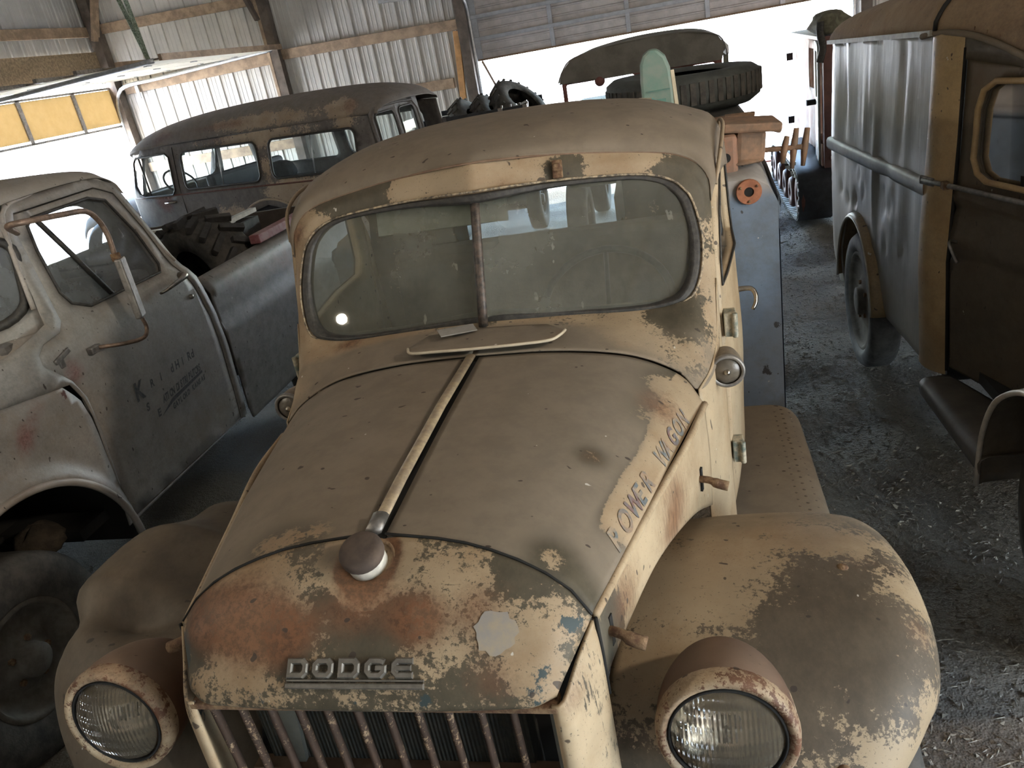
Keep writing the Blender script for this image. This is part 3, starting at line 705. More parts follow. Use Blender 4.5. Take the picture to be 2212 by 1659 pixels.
    out = [(0, 1.806, 1.441), (.21, 1.813, 1.432), (.39, 1.822, 1.400), (.505, 1.818, 1.347), (.556, 1.793, 1.300), (.598, 1.92, 1.290), (.619, 2.03, 1.325), (.624, 2.09, 1.40), (.626, 2.135, 1.475), (.628, 2.19, 1.57), (.629, 2.24, 1.66), (.627, 2.263, 1.72), (.612, 2.275, 1.752), (.535, 2.272, 1.796), (.37, 2.242, 1.829), (.21, 2.204, 1.851), (0, 2.150, 1.868)]
    inn, out = np.array(inn), np.array(out)
    lift = np.array([0, .0, .003, .006, .012, .016, .014, .010, .008, .006, .006, .008, .010, .012, .010, .008, .006])
    nrm2 = np.array([(0, -.2, 1)] * 6 + [(.6, -.6, .2)] * 6 + [(0, -.6, .6)] * 5)
    midr = .5 * (inn + out) + nrm2 * lift[:, None]
    lip = inn + np.array([(0, .012, -.004 if i < 6 else 0) for i in range(17)])
    GR = loft([lip, inn, midr, out], 26, 110)
    GR2 = np.concatenate([GR, mir(GR)[:, ::-1][:, 1:]], 1)
    def cab_fn(V):
        x, y, z = V.T
        hdr = sm(1.76, 1.79, z); cowl = 1 - sm(1.44, 1.50, z)
        tan = np.full(len(V), .52)
        tan += hdr * (.14 * sm(-.15, .1, x) - .12 * (1 - sm(-.3, -.1, x))) + blob(V, [(-.22, 2.2, 1.80, .07, .32), (-.05, 2.15, 1.82, .09, .3), (.25, 2.2, 1.8, .05, -.5), (-.33, 2.22, 1.78, .12, -.15), (-.58, 2.25, 1.74, .05, .3), (.6, 2.1, 1.5, .05, .12), (.60, 2.24, 1.68, .06, -.3), (.55, 2.26, 1.76, .06, -.25), (-.61, 2.15, 1.55, .15, .35), (.16, 2.0, 1.455, .1, .0), (.60, 2.07, 1.38, .05, .2), (.50, 2.0, 1.43, .09, -.28), (.40, 1.96, 1.43, .13, .15), (-.30, 2.0, 1.44, .1, .2), (.1, 1.97, 1.45, .05, .25), (-.56, 1.95, 1.38, .1, .5)])
        dd = cowl * (1 - sm(1.93, 2.03, y)) * .9 + blob(V, [(-.2, 1.88, 1.43, .2, .4), (.4, 1.92, 1.42, .1, -.5), (.53, 1.9, 1.35, .08, -.6), (-.58, 1.9, 1.33, .1, -.6), (.35, 2.0, 1.44, .1, -.2)])
        return {'tan': tan, 'rust': .15 + blob(V, [(.2, 2.0, 1.45, .06, .3), (-.42, 2.02, 1.43, .07, .5), (-.61, 2.26, 1.72, .06, .5), (.45, 2.04, 1.43, .05, .35), (.08, 2.15, 1.8, .03, .4)]), 'teal': np.zeros(len(V)), 'dust': np.clip(dd, 0, 1)}
    grid('cab_front', GR2, P, T, cv=False, fn=cab_fn, solid=.004, sol_off=0, label='cowl and windshield surround, patchy olive and tan paint')
    # lower cowl sides
    for sx in (1, -1):
        up_ = [(.5575, 1.785, 1.305), (.594, 1.91, 1.310), (.617, 2.03, 1.35), (.628, 2.125, 1.475)]
        lw = [(.566, 1.768, .70), (.605, 1.93, .70), (.630, 2.04, .70), (.640, 2.125, .70)]
        G = np.array([[np.array(a) + (np.array(b_) - np.array(a)) * t for a, b_ in zip(cr(up_, 12), cr(lw, 12))] for t in np.linspace(0, 1, 18)]) * (sx, 1, 1)
        grid('cowl_side', G, M['side'], T, flip=sx > 0, fn=wear(.63, .18, 0, .02), solid=.004)
    # ---- windshield: gasket, divider, two panes
    ring = np.array(list(inn) + [(-p[0], p[1], p[2]) for p in inn[::-1][1:-1]])
    gk = cr(ring, 150, closed=True)
    cen = gk.mean(0)
    ins = lambda P_, d, fwd: P_ + d * (cen - P_) / np.linalg.norm(cen - P_, axis=1)[:, None] + np.array((0, -fwd, 0))
    V, Fq = [], []
    prof = [(0.000, -.004), (-.004, .004), (0.002, .011), (.008, .008), (.011, .011), (.018, .007), (.023, .001), (.024, -.022)]
    Gk = np.array([ins(gk, d, f) for d, f in prof])
    grid('windshield_gasket', Gk, M['rubber'], T, cv=True, flip=False, label='cracked black rubber windshield gasket')
    # cracked paint line around the gasket
    t_ = cr(ring, 120, closed=True)
    tube('gasket_edge', ins(t_, -.010, .004), .0035, simple('cracked_paint_edge', (.42, .33, .22), .8, 0, .6, 70, .1, col2=(.06, .05, .04)), T, n=6, closed=True)
    def ws(x, z):
        kk = .13 + .14 * (z - 1.43) / .31
        return np.array((x, 1.244 + .202 * abs(x) + .501 * z + (.010 if abs(x) > .006 else .0), z))
    inner = ins(gk, .018, 0)
    ol = [(p[0], p[2]) for p in inner if p[0] > .008]
    def sorted_side(sgn):
        pts = [(p[0], p[2]) for p in inner if p[0] * sgn > .008]
        a = [math.atan2(q[1] - 1.60, q[0] - sgn * .28) for q in pts]
        return [q for _, q in sorted(zip(a, pts))]
    for sg in (1, -1):
        pl = sorted_side(sg); pl2 = [q for q in pl]
        zt = max(q[1] for q in pl if abs(q[0]) < .08); zb = min(q[1] for q in pl if abs(q[0]) < .08)
        pl2 = pl2 + [(sg * .004, zt), (sg * .004, zb)]
        a = [math.atan2(q[1] - 1.60, q[0] - sg * .28) for q in pl2]; pl2 = [q for _, q in sorted(zip(a, pl2))]
        panel('windshield_pane', pl2, [], lambda u, v: ws(u, v), M['ws_glass'], T, step=.09)
    tube('windshield_divider', [ws(0, z) + np.array((0, -.010, 0)) for z in (1.455, 1.55, 1.65, 1.725, 1.795)], .0135, simple('worn_divider', (.022, .019, .017), .5, .1, .5, 60, .15, col2=(.09, .065, .05)), T, n=8, flat=.7)
    # ---- roof
    sec = lambda y, zc, wx, ze, cz=0.0: [(0, y, zc), (.15, y + cz * .02, zc - .002), (.30, y + cz * .07, zc - .012), (.46, y + cz * .13, zc - .035), (.57, y + cz * .16, zc - .072), (wx - .025, y + cz * .17, zc - .125), (wx, y + cz * .17, ze)]
    r0 = out[10:][::-1]
    rows = [cr(r0, 13), cr(sec(2.22, 1.895, .655, 1.735, .4), 13) * .5 + cr([(0, 2.19, 1.893), (.21, 2.245, 1.876), (.37, 2.283, 1.853), (.52, 2.31, 1.825), (.61, 2.31, 1.79), (.642, 2.30, 1.75), (.648, 2.28, 1.69)], 13) * .5,
            cr(sec(2.36, 1.926, .676, 1.72, .3), 13), cr(sec(2.56, 1.940, .694, 1.70), 13), cr(sec(2.76, 1.938, .700, 1.69), 13), cr(sec(2.90, 1.915, .696, 1.67), 13), cr(sec(2.985, 1.86, .682, 1.62), 13), cr(sec(3.02, 1.78, .672, 1.55), 13)]
    GR = loft(rows, 52, 40)
    GR2 = np.concatenate([mir(GR)[:, ::-1], GR[:, 1:]], 1)
    rf = wear(.12, .05, 0, .97, T=[(.05, 2.2, 1.88, .16, .35), (.55, 2.35, 1.84, .12, .3), (.3, 2.28, 1.86, .1, .25)], D=[(.05, 2.18, 1.88, .1, -.3), (.6, 2.35, 1.8, .08, -.4), (.66, 2.6, 1.8, .1, -.3), (-.62, 2.32, 1.78, .06, -.5)], R=[(-.6, 2.3, 1.77, .06, .4)])
    grid('cab_roof', GR2, P, T, flip=True, fn=rf, solid=.005, label='dust-covered brown cab roof')
    sm_ = cr(np.vstack([mir(out[11:])[:, :], out[11:][::-1][1:]]), 90)
    tube('roof_seam', sm_ + np.array((0, -.001, .001)), .0032, M['brown'], T, n=6)
    # cab rear panel with window
    def rear(u, v):
        return (u, 3.035 - .02 * (v - 1.2) - .03 * (abs(u) / .7) ** 4, v)
    panel('cab_rear_panel', [(-.69, .72), (.69, .72), (.69, 1.5), (.672, 1.62), (.60, 1.80), (.3, 1.86), (-.3, 1.86), (-.60, 1.80), (-.672, 1.62), (-.69, 1.5)], [rrect(-.34, 1.42, .34, 1.68, .07)], rear, P, T, step=.09, solid=.006, attr=wear(.4, .1, 0, .3))
    panel('rear_window_pane', rrect(-.35, 1.41, .35, 1.69, .07), [], rear, M['cleanpane'], T, step=.2)
    # ---- doors
    def dside(y, z):
        s = np.interp(y, [2.0, 2.12, 2.3, 2.6, 2.95, 3.1], [.612, .630, .663, .706, .714, .700])
        belly = .012 * math.exp(-((z - 1.12) / .22) ** 2)
        return s + belly - max(0, z - 1.42) * .03 - max(0, z - 1.72) * .16
    def fy(z): return np.interp(z, [.70, 1.36, 1.48, 1.58, 1.70, 1.80], [2.130, 2.130, 2.155, 2.208, 2.272, 2.36])
    outer = [(fy(z), z) for z in (.72, 1.0, 1.36, 1.48, 1.58, 1.70)] + [(2.33, 1.772), (2.45, 1.80), (2.6, 1.808), (2.8, 1.79), (2.905, 1.73), (2.93, 1.60), (2.935, 1.2), (2.93, .72)]
    hole = [(2.18, 1.435), (2.197, 1.50), (2.262, 1.62), (2.33, 1.70), (2.42, 1.742), (2.62, 1.752), (2.80, 1.735), (2.85, 1.68), (2.855, 1.48), (2.82, 1.43)]
    for sx in (1, -1):
        dr = panel('door', outer, [hole], lambda y, z: (sx * dside(y, z), y, z), M['side'], T, step=.05, solid=.035, sol_off=1 if sx < 0 else -1,
                   attr=wear(.66, .12, 0, .12, T=[(.66 * sx, 2.2, 1.2, .2, .15)], R=[(.66 * sx, 2.35, 1.75, .12, .3), (.68 * sx, 2.75, 1.6, .08, .6)]), label='cab door in pale chipped paint')
        panel('window_glass', [(a + (2.55 - a) * -.03, b_ + (1.58 - b_) * -.03) for a, b_ in hole], [], lambda y, z: (sx * (dside(y, z) - .025), y, z), M['cleanpane'], dr, step=.2)
        tube('window_trim', [(sx * (dside(y, z) + .003), y, z) for y, z in dens(hole, .05)], .0035, M['rubber'], dr, n=6, closed=True)
        h = np.array([(.0, 0, 0), (.03, 0, .002), (.055, -.006, .0), (.066, -.02, -.018), (.063, -.035, -.04), (.052, -.045, -.058)]) * (sx, 1, 1)
        tube('door_handle', cr(np.array((sx * dside(2.55, 1.27) * .99, 2.60, 1.275)) + h, 18), np.linspace(.010, .006, 18), M['chrome'], dr, n=8, label='curved chrome handle')
        for zz in (1.335, .93):
            b = B(); xx = sx * (dside(2.15, zz) + .016)
            b.box((xx, 2.145, zz), (.034, .05, .07)); b.tube([(xx + sx * .012, 2.118, zz - .036), (xx + sx * .012, 2.118, zz + .036)], .009, 8)
            b.obj('door_hinge', simple('hinge_paint_%g_%d' % (zz, sx), (.10, .12, .10), .6, 0, .6, 40, .2, col2=(.42, .36, .26)), dr, bevel=.006)
        # cab quarter behind the door and sill
        panel('cab_quarter', [(2.94, .72), (2.94, 1.6), (2.915, 1.735), (2.97, 1.66), (3.02, 1.5), (3.045, 1.2), (3.045, .72)], [], lambda y, z: (sx * (dside(y, z) - max(0, y - 2.96) * .2), y, z), M['side'], T, step=.06, attr=wear(.75, .1, 0, .15), solid=.004, sol_off=0)
        # drip rail
        tube('drip_rail', cr([(sx * .648, 2.268, 1.70), (sx * .668, 2.33, 1.772), (sx * .684, 2.45, 1.808), (sx * .694, 2.6, 1.818), (sx * .696, 2.8, 1.80), (sx * .698, 2.91, 1.742), (sx * .702, 2.945, 1.62)], 30), .006, P, T, n=8, attrs={'tan': [.7] * 240, 'dust': [.4] * 240})
    # ---- interior
    b = B(); b.box((0, 2.6, .74), (1.28, .9, .03)); b.obj('cab_floor', M['black'], T)
    seatm = simple('worn_seat_cloth', (.10, .085, .065), .9, 0, .4, 16, .15)
    b = B(); b.box((0, 2.72, 1.02), (1.18, .46, .16)); b.box((0, 2.95, 1.25), (1.18, .12, .44), (-.15, 0, 0)); b.obj('bench_seat', seatm, T, bevel=.04)
    b = B(); b.box((0, 2.13, 1.34), (1.16, .12, .16)); b.obj('dashboard', simple('dash_paint', (.16, .14, .10), .6), T, bevel=.03)
    ctr = np.array((.30, 2.38, 1.34)); ax = np.array((0, -.72, .69)); u_ = np.array((1.0, 0, 0)); v_ = np.cross(ax, u_)
    b = B(); b.tube([ctr + .205 * (math.cos(a) * u_ + math.sin(a) * v_) for a in np.linspace(0, 2 * math.pi, 40, endpoint=False)], .0125, 8, closed=True)
    for a in (math.pi / 2, math.pi * 7 / 6, math.pi * 11 / 6): b.tube([ctr - ax * .02, ctr + .2 * (math.cos(a) * u_ + math.sin(a) * v_)], .008, 6)
    b.tube([ctr - ax * .0, ctr + np.array((0, -.36, -.55)) * .7], .02, 8)
    b.obj('steering_wheel', M['rubber'], T, smooth=True)
    b = B(); b.box((-.14, 2.245, 1.72), (.40, .015, .075), (-.35, 0, 0)); b.obj('sun_visor', simple('visor_board', (.55, .58, .55), .8), T)
    # ---- cowl vent lid
    vo = [(-.185, 1.80), (-.165, 1.762), (-.10, 1.752), (.0, 1.745), (.12, 1.750), (.20, 1.765), (.225, 1.80), (.235, 1.835), (.18, 1.885), (0, 1.90), (-.15, 1.885)]
    panel('cowl_vent', vo, [], lambda u, v: (u, v + .055, 1.4430 + .1186 * (v + .055 - 1.806) + .020 * (1.96 - v - .055) / .155 - .10 * u * u), P, T, step=.03, solid=.006, attr=wear(.2, .1, 0, .95), label='raised dusty cowl vent lid')
    rim = np.array([(u, v + .053, 1.4425 + .1186 * (v + .055 - 1.806) + .020 * (1.96 - v - .055) / .155 - .10 * u * u) for u, v in vo[:8]])
    tube('vent_lid_edge', cr(rim, 40), .004, simple('bare_edge', (.5, .42, .31), .7), T, n=6)
    b = B(); b.box((-.06, 1.915, 1.475), (.10, .045, .003), (.1, .08, .5)); b.obj('vent_strip', simple('grey_scrap', (.24, .22, .20), .8), T)
    b = B(); b.box((.232, 2.175, 1.815), (.028, .012, .05), (-.4, 0, 0)); b.box((.232, 2.168, 1.822), (.02, .02, .02)); b.obj('wiper_pivot', M['rust'], T, bevel=.004)
    # ---- cowl lamps
    for sx in (1, -1):
        c = np.array((sx * .632, 1.945, 1.276))
        lp = lathe('cowl_lamp', [(0, .115), (.018, .112), (.034, .09), (.041, .055), (.043, .02), (.043, 0)], c, (0, 1, 0), simple('lamp_shell_%d' % sx, (.22, .175, .125), .6, .2, .4, 40, .08), T)
        lathe('lamp_rim', [(.036, -.004), (.042, -.008), (.046, -.003), (.046, .006), (.042, .010)], c, (0, 1, 0), M['dullmetal'], lp)
        lathe('lamp_lens', [(0, -.010), (.015, -.009), (.028, -.004), (.037, .003)], c, (0, 1, 0), simple('lamp_lens_%d' % sx, (.13, .11, .085), .3, 0, .3, 50, .1), lp)
        lathe('lamp_button', [(0, -.018), (.006, -.016), (.009, -.009)], c, (0, 1, 0), M['chrome'], lp, n=12)
        tube('lamp_stalk', [c + np.array((0, .05, -.02)), c + np.array((-sx * .035, .05, -.045))], .012, M['paint'], lp, n=8, attrs={'tan': [.6] * 16})
    # ---- hood latches
    for sx in (1, -1):
        for (x, y, z) in ((.385, 1.0, 1.247), (.548, 1.60, 1.157)):
            tube('hood_latch', cr([(sx * (x - .02), y + .015, z), (sx * (x + .012), y, z + .004), (sx * (x + .032), y - .008, z - .002), (sx * (x + .055), y - .012, z - .008)], 12), np.r_[np.full(7, .0085), np.full(5, .0115)], M['rust'], T, n=8)
            b = B(); b.box((sx * (x - .004), y + .018, z - .004), (.006, .012, .06), (0, 0, sx * -.27)); b.obj('latch_slot', M['black'], T)
    # ---- ghost lettering of the removed side badge
    txt = 'POWER WAGON'
    for i, chh in enumerate(txt):
        if chh == ' ': continue
        t = (i + .3) / len(txt); y = 1.12 + t * .52
        fc = bpy.data.curves.new('letter', 'FONT'); fc.body = chh; fc.size = .054; fc.offset = .0015; fc.extrude = .0
        to = bpy.data.objects.new('tmp', fc); C.objects.link(to)
        me = bpy.data.meshes.new_from_object(to.evaluated_get(bpy.context.evaluated_depsgraph_get())); C.objects.unlink(to); bpy.data.objects.remove(to)
        v = np.array([q.co[:] for q in me.vertices]); fcs = [tuple(p.vertices) for p in me.polygons]
        jj = int(round((y - 1.05) / .75 * 45))
        W3 = []
        for q in v:
            yy = y + q[0] * .95 + q[1] * .15
            s = np.clip((yy - .99) / (1.78 - .99), 0, 1) * (HR.shape[0] - 1); i0 = int(s); f0 = s - i0; i1 = min(i0 + 1, HR.shape[0] - 1)
            row = HR[i0] * (1 - f0) + HR[i1] * f0
            d = np.r_[0, np.cumsum(np.linalg.norm(np.diff(row[::-1], axis=0), axis=1))]
            k = np.interp(q[1] + .007, d, np.arange(len(d)))
            r2 = row[::-1]; pt = np.array([np.interp(k, np.arange(len(d)), r2[:, c_]) for c_ in range(3)])
            W3.append(pt + np.array((.6, 0, .8)) * .0016)
        mk('ghost_letter', W3, fcs, GH[i % 3], T, smooth=False)
    # ---- fenders, headlamps
    st = np.array([(.90, .55), (.905, .68), (.915, .79), (.935, .87), (.965, .935), (1.005, .99), (1.06, 1.04), (1.12, 1.07), (1.20, 1.093), (1.30, 1.102), (1.42, 1.095), (1.53, 1.07), (1.62, 1.032), (1.70, .985), (1.78, .915), (1.86, .81), (1.92, .70), (1.94, .62)])
    xo = np.array([.72, .745, .775, .81, .845, .878, .908, .928, .944, .954, .957, .955, .956, .955, .953, .95, .947, .944])
    xi = np.array([.33, .33, .33, .33, .33, .34, .345, .355, .37, .39, .41, .44, .46, .49, .51, .53, .54, .55])
    def fender(sx, dent=None):
        rows = []
        for i, (p, o, n_) in enumerate(zip(st, xo, xi)):
            a, c_ = st[max(i - 1, 0)], st[min(i + 1, len(st) - 1)]; t = (c_ - a) / np.linalg.norm(c_ - a); nn = np.array((-t[1], t[0]))  # outward
            if nn[1] < 0 and i > 4: nn = -nn
            if i <= 4 and nn[0] > 0: nn = -nn
            nn = np.array((-t[1], t[0]))
            r = []
            for x, d in ((n_, .004), (n_ + (o - n_) * .3, -.004), (n_ + (o - n_) * .6, -.004), (o - .13, .002), (o - .075, .014), (o - .036, .040), (o - .012, .080), (o, .135), (o + .001, .20), (o - .006, .27)):
                r.append((sx * x, p[0] - nn[0] * d, p[1] - nn[1] * d))
            rows.append(r)
        return loft(rows, 74, 46)
    G = fender(1)
    fr = wear(.46, .14, 0, .16,
              T=[(.50, 1.30, 1.10, .15, .14), (.62, 1.55, 1.06, .2, .16), (.47, 1.10, 1.07, .10, .12), (.80, 1.25, 1.08, .15, -.07), (.70, 1.10, 1.06, .12, -.085), (.45, .97, .93, .06, -.2), (.40, .95, .88, .07, .15), (.78, .98, .92, .08, .14), (.92, 1.3, 1.05, .08, .14), (.88, 1.1, .95, .08, .14), (.80, 1.42, 1.09, .07, .1), (.44, .94, .85, .05, .2)],
              R=[(.85, 1.35, 1.08, .10, .35), (.7, 1.5, 1.07, .1, .3), (.8, .98, .95, .08, .2), (.9, 1.2, 1.05, .06, .3)],
              D=[(.6, 1.6, 1.04, .15, .35), (.85, 1.6, 1.03, .14, .45), (.40, .95, .9, .12, -.3)])
    grid('front_fender', G, M['fender'], T, fn=fr, flip=False, solid=.004, sol_off=1, label='driver side front fender, chipped tan over grey-brown')
    GL = fender(-1)
    Vl = GL.reshape(-1, 3)
    x_, y_, z_ = Vl.T
    up_z = sm(.52, .86, -x_) * (.085 * np.exp(-((y_ - 1.48) / .30) ** 2) + .15 * np.exp(-((y_ - 1.84) / .13) ** 2) + .03 * np.exp(-((y_ - 1.24) / .10) ** 2))
    up_z += blob(Vl, [(-.74, 1.22, 1.09, .075, -.075, (1.5, .6, 2)), (-.56, 1.34, 1.1, .10, -.03, (2, .7, 2)), (-.70, 1.50, 1.09, .06, .02, (2.5, .6, 2)), (-.90, 1.21, 1.0, .05, -.03, (1, .7, 2))])
    in_x = .085 * np.exp(-((y_ - 1.205) / .055) ** 2 - ((z_ - .99) / .07) ** 2) * (x_ < -.75) + .05 * np.exp(-((y_ - 1.6) / .08) ** 2 - ((z_ - .88) / .06) ** 2) * (x_ < -.75)
    GL = (Vl + np.stack([in_x, 0 * in_x, up_z], 1)).reshape(GL.shape)
    fl = wear(.30, .05, .1, .3, T=[(-.72, .94, .87, .08, .25), (-.6, .93, .85, .07, .22), (-.9, 1.3, 1.05, .12, .12)], R=[(-.7, 1.65, 1.0, .1, .4), (-.45, 1.0, 1.0, .1, .3)], Q=[(-.6, 1.2, 1.17, .2, .2)])
    grid('front_fender', GL, M['fender'], T, fn=fl, flip=True, solid=.004, sol_off=1, label='passenger side front fender, dented and dull olive')
    lensm = bpy.data.materials.new('headlamp_lens'); lensm.use_nodes = True; nt = lensm.node_tree; n_ = N(nt); nt.nodes.remove(nt.nodes['Principled BSDF'])
    w1 = n_.new('ShaderNodeTexWave', wave_type='BANDS', bands_direction='X'); w1.inputs['Scale'].default_value = 42; n_.lk(n_.coord('Object'), w1.inputs['Vector'])
    w2 = n_.new('ShaderNodeTexWave', wave_type='BANDS', bands_direction='Z'); w2.inputs['Scale'].default_value = 12; n_.lk(n_.coord('Object'), w2.inputs['Vector'])
    bn = n_.bump(n_.math('ADD', n_.math('MULTIPLY', w1.outputs['Fac'], .6), w2.outputs['Fac']), 1.0, .02)
    tr_ = n_.new('ShaderNodeBsdfRefraction'); tr_.inputs['Color'].default_value = (.90, .87, .80, 1); tr_.inputs['IOR'].default_value = 1.2; tr_.inputs['Roughness'].default_value = .05; n_.lk(bn, tr_.inputs['Normal'])
    gl_ = n_.new('ShaderNodeBsdfGlossy'); gl_.inputs['Roughness'].default_value = .08; n_.lk(bn, gl_.inputs['Normal'])
    fr_ = n_.new('ShaderNodeFresnel'); fr_.inputs[0].default_value = 1.5; ms_ = n_.new('ShaderNodeMixShader'); n_.lk(fr_.outputs[0], ms_.inputs[0]); n_.lk(tr_.outputs[0], ms_.inputs[1]); n_.lk(gl_.outputs[0], ms_.inputs[2])
    df_ = n_.new('ShaderNodeBsdfDiffuse'); df_.inputs[0].default_value = (.34, .29, .22, 1); m2_ = n_.new('ShaderNodeMixShader'); m2_.inputs[0].default_value = .16; n_.lk(ms_.outputs[0], m2_.inputs[1]); n_.lk(df_.outputs[0], m2_.inputs[2])
    n_.lk(m2_.outputs[0], nt.nodes['Material Output'].inputs[0])
    refl = simple('headlamp_reflector', (.72, .66, .58), .22, 1.0, .2, 30, .05)
    shell = paint('lamp_bucket_paint', (.11, .055, .032), (.45, .36, .24), rust=(.18, .07, .03), dustc=(.17, .115, .08))
    for sx in (1, -1):
        c = np.array((sx * .553, .922, 1.114 if sx > 0 else 1.124)); ax = (0, .994, -.11)
        prof = [(.104, -.002), (.108, .012), (.110, .035), (.107, .065), (.098, .10), (.083, .135), (.063, .165), (.040, .19), (.018, .205), (.0, .21)]
        V, Fq = latheVF(cr(prof, 26), c, ax, 44)
        att = {'tan': .28 + blob(V, [(c[0], c[1] + .03, c[2] + .1, .05, .12), (c[0] + sx * .1, c[1] + .03, c[2] - .02, .08, .25)]), 'rust': np.full(len(V), .35), 'dust': .2 + .55 * sm(.0, .11, V[:, 2] - c[2])}
        hl = mk('headlamp', V, Fq, shell, T, attrs=att, solid=.003, label='rusty headlamp bucket on the %s fender' % ('driver side' if sx > 0 else 'passenger side'))
        V, Fq = latheVF([(.090, -.002), (.096, -.010), (.104, -.012), (.110, -.004), (.112, .012), (.109, .026)], c, ax, 44)
        mk('headlamp_ring', V, Fq, shell, hl, attrs={'tan': np.full(len(V), .52), 'rust': np.full(len(V), .55)}, label='flaking retaining ring')
        lathe('lamp_seal', [(.0865, -.002), (.0885, -.009), (.092, -.007), (.0925, .0)], c, ax, M['black'], hl, n=44)
        lathe('headlamp_lens', [(0, -.030), (.02, -.029), (.045, -.0255), (.066, -.0185), (.080, -.0105), (.0885, .001)], c, ax, lensm, hl, n=44)
        lathe('headlamp_reflector', [(.088, .002), (.075, .024), (.055, .043), (.03, .056), (.0, .062)], c, ax, refl, hl, n=36)
        lathe('lamp_bulb_shield', [(0, .005), (.012, .008), (.014, .03), (.0, .034)], c, ax, M['dullmetal'], hl, n=16)
    for x, y, z in ((.735, .985, .965), (.800, 1.34, 1.10), (.42, .955, .93)): lathe('fender_bolt', [(.013, -.004), (.013, .004), (.008, .009), (0, .010)], (x, y, z), (0, -.8 if y < 1 else 0, 1), M['rust'], T, n=12)
    # ---- running boards with raised nubs
    rb = M['fender']
    for sx in (1, -1):
        sec_ = [(.60, .618), (.80, .620), (.885, .616), (.922, .600), (.936, .575), (.938, .53)]
        rows = []
        for y, ins_ in ((1.80, .0), (2.1, .0), (2.5, 0), (2.88, 0), (2.98, .006), (3.025, .03), (3.045, .075)):
            rows.append([(sx * (x - (ins_ if x > .85 else ins_ * .3)), y, z - (0 if ins_ < .05 else .02)) for x, z in sec_])
        grid('running_board', loft(rows, 40, 24), rb, T, flip=sx < 0, solid=.004, fn=wear(.35, .1, 0, .85), sol_off=1 if sx > 0 else -1)
        b = B()
        for r_, xx in enumerate((.845, .872, .899)):
            for k_ in range(26):
                b.lathe([(.0105, -.001), (.0075, .004), (.003, .0065), (0, .007)], (sx * xx, 1.96 + .04 * k_ + .02 * (r_ % 2), np.interp(xx, [.80, .885, .922], [.620, .616, .600])), (0, 0, 1), 8)
        tag(b.obj('tread_nubs', rb, T, smooth=True), kind='stuff')
    # ---- chassis and wheels that carry it
    b = B(); 
    for sx in (1, -1): b.box((sx * .38, 2.9, .56), (.07, 4.2, .16))
    b.box((0, .92, .52), (.5, .2, .2)); b.box((0, 1.3, .80), (.45, .6, .5)); b.obj('chassis', M['black'], T)
    for sx in (1, -1):
        for yy in (1.28, 4.35):
            make_wheel('wheel', (sx * .80, yy, .44), .44, .22, T, (1 if sx > 0 else -1))
    # ---- utility body behind the cab
    blue = paint('faded_blue_paint', (.13, .165, .22), (.155, .20, .265), dustc=(.33, .30, .28), teal=(.02, .022, .026), scale=1.2)
    bf = lambda V: {'tan': np.full(len(V), .6), 'rust': np.zeros(len(V)), 'teal': blob(V, [(.84, 3.08, .75, .05, .68), (.88, 3.08, .95, .035, .66), (.76, 3.08, .68, .04, .62), (.9, 3.1, 1.1, .03, .6)]), 'dust': .25 + .7 * sm(.3, .9, (V[:, 2] - 1.42) * 8)}
    b = B(); out2 = [(.905, .36), (.907, 1.40), (.915, 1.405), (.898, 1.455), (.872, 1.505), (.83, 1.53), (.70, 1.54), (.30, 1.54), (.30, .36)]
    y0_, y1_ = 3.085, 5.2
    Vb = [(x, y0_, z) for x, z in out2] + [(x, y1_, z) for x, z in out2]; m_ = len(out2)
    Fb = [tuple(range(m_))[::-1], tuple(range(m_, 2 * m_))] + [(i, (i + 1) % m_, m_ + (i + 1) % m_, m_ + i) for i in range(m_)]
    panel('utility_box_front', out2, [], lambda u, v: (u, y0_, v), blue, T, step=.04, attr=bf, label='faded blue front of the utility box')
    Gb = np.array([[(x, y, z + (.05 * float(sm(0, .5, np.array(y - y0_))) if z > 1.42 else 0)) for x, z in cr([p for p in out2[:8]], 40)] for y in np.linspace(y0_, y1_, 24)])
    grid('utility_box_shell', Gb, blue, T, fn=bf, flip=True, solid=.004)
    panel('utility_box_front', [(-a, c_) for a, c_ in out2], [], lambda u, v: (u, y0_, v), blue, T, step=.08, attr=bf)
    grid('utility_box_shell', mir(Gb), blue, T, fn=bf, solid=.004)
    b = B(); b.box((0, 4.15, .66), (1.2, 2.1, .08)); b.obj('bed_floor', M['brown'], T)
    # orange flange with bolts
    fl_c = np.array((.800, 3.076, 1.492)); om = simple('orange_flange_paint', (.34, .13, .065), .75, 0, .35, 30, .08)
    fg = lathe('flange_plate', [(.018, .006), (.018, -.006), (.045, -.006), (.047, -.003), (.047, .008)], fl_c, (0, 1, 0), om, T, n=32, smooth=False, label='round orange flange')
    lathe('flange_bore', [(.0175, .001), (0, .001)], fl_c, (0, -1, 0), M['black'], fg, n=20)
    for a in (.6, 2.6, 4.7):
        lathe('flange_bolt', [(.005, 0), (.005, .004), (0, .005)], fl_c + np.array((math.cos(a) * .035, -.006, math.sin(a) * .035)), (0, -1, 0), M['rust'], fg, n=8)
    return T
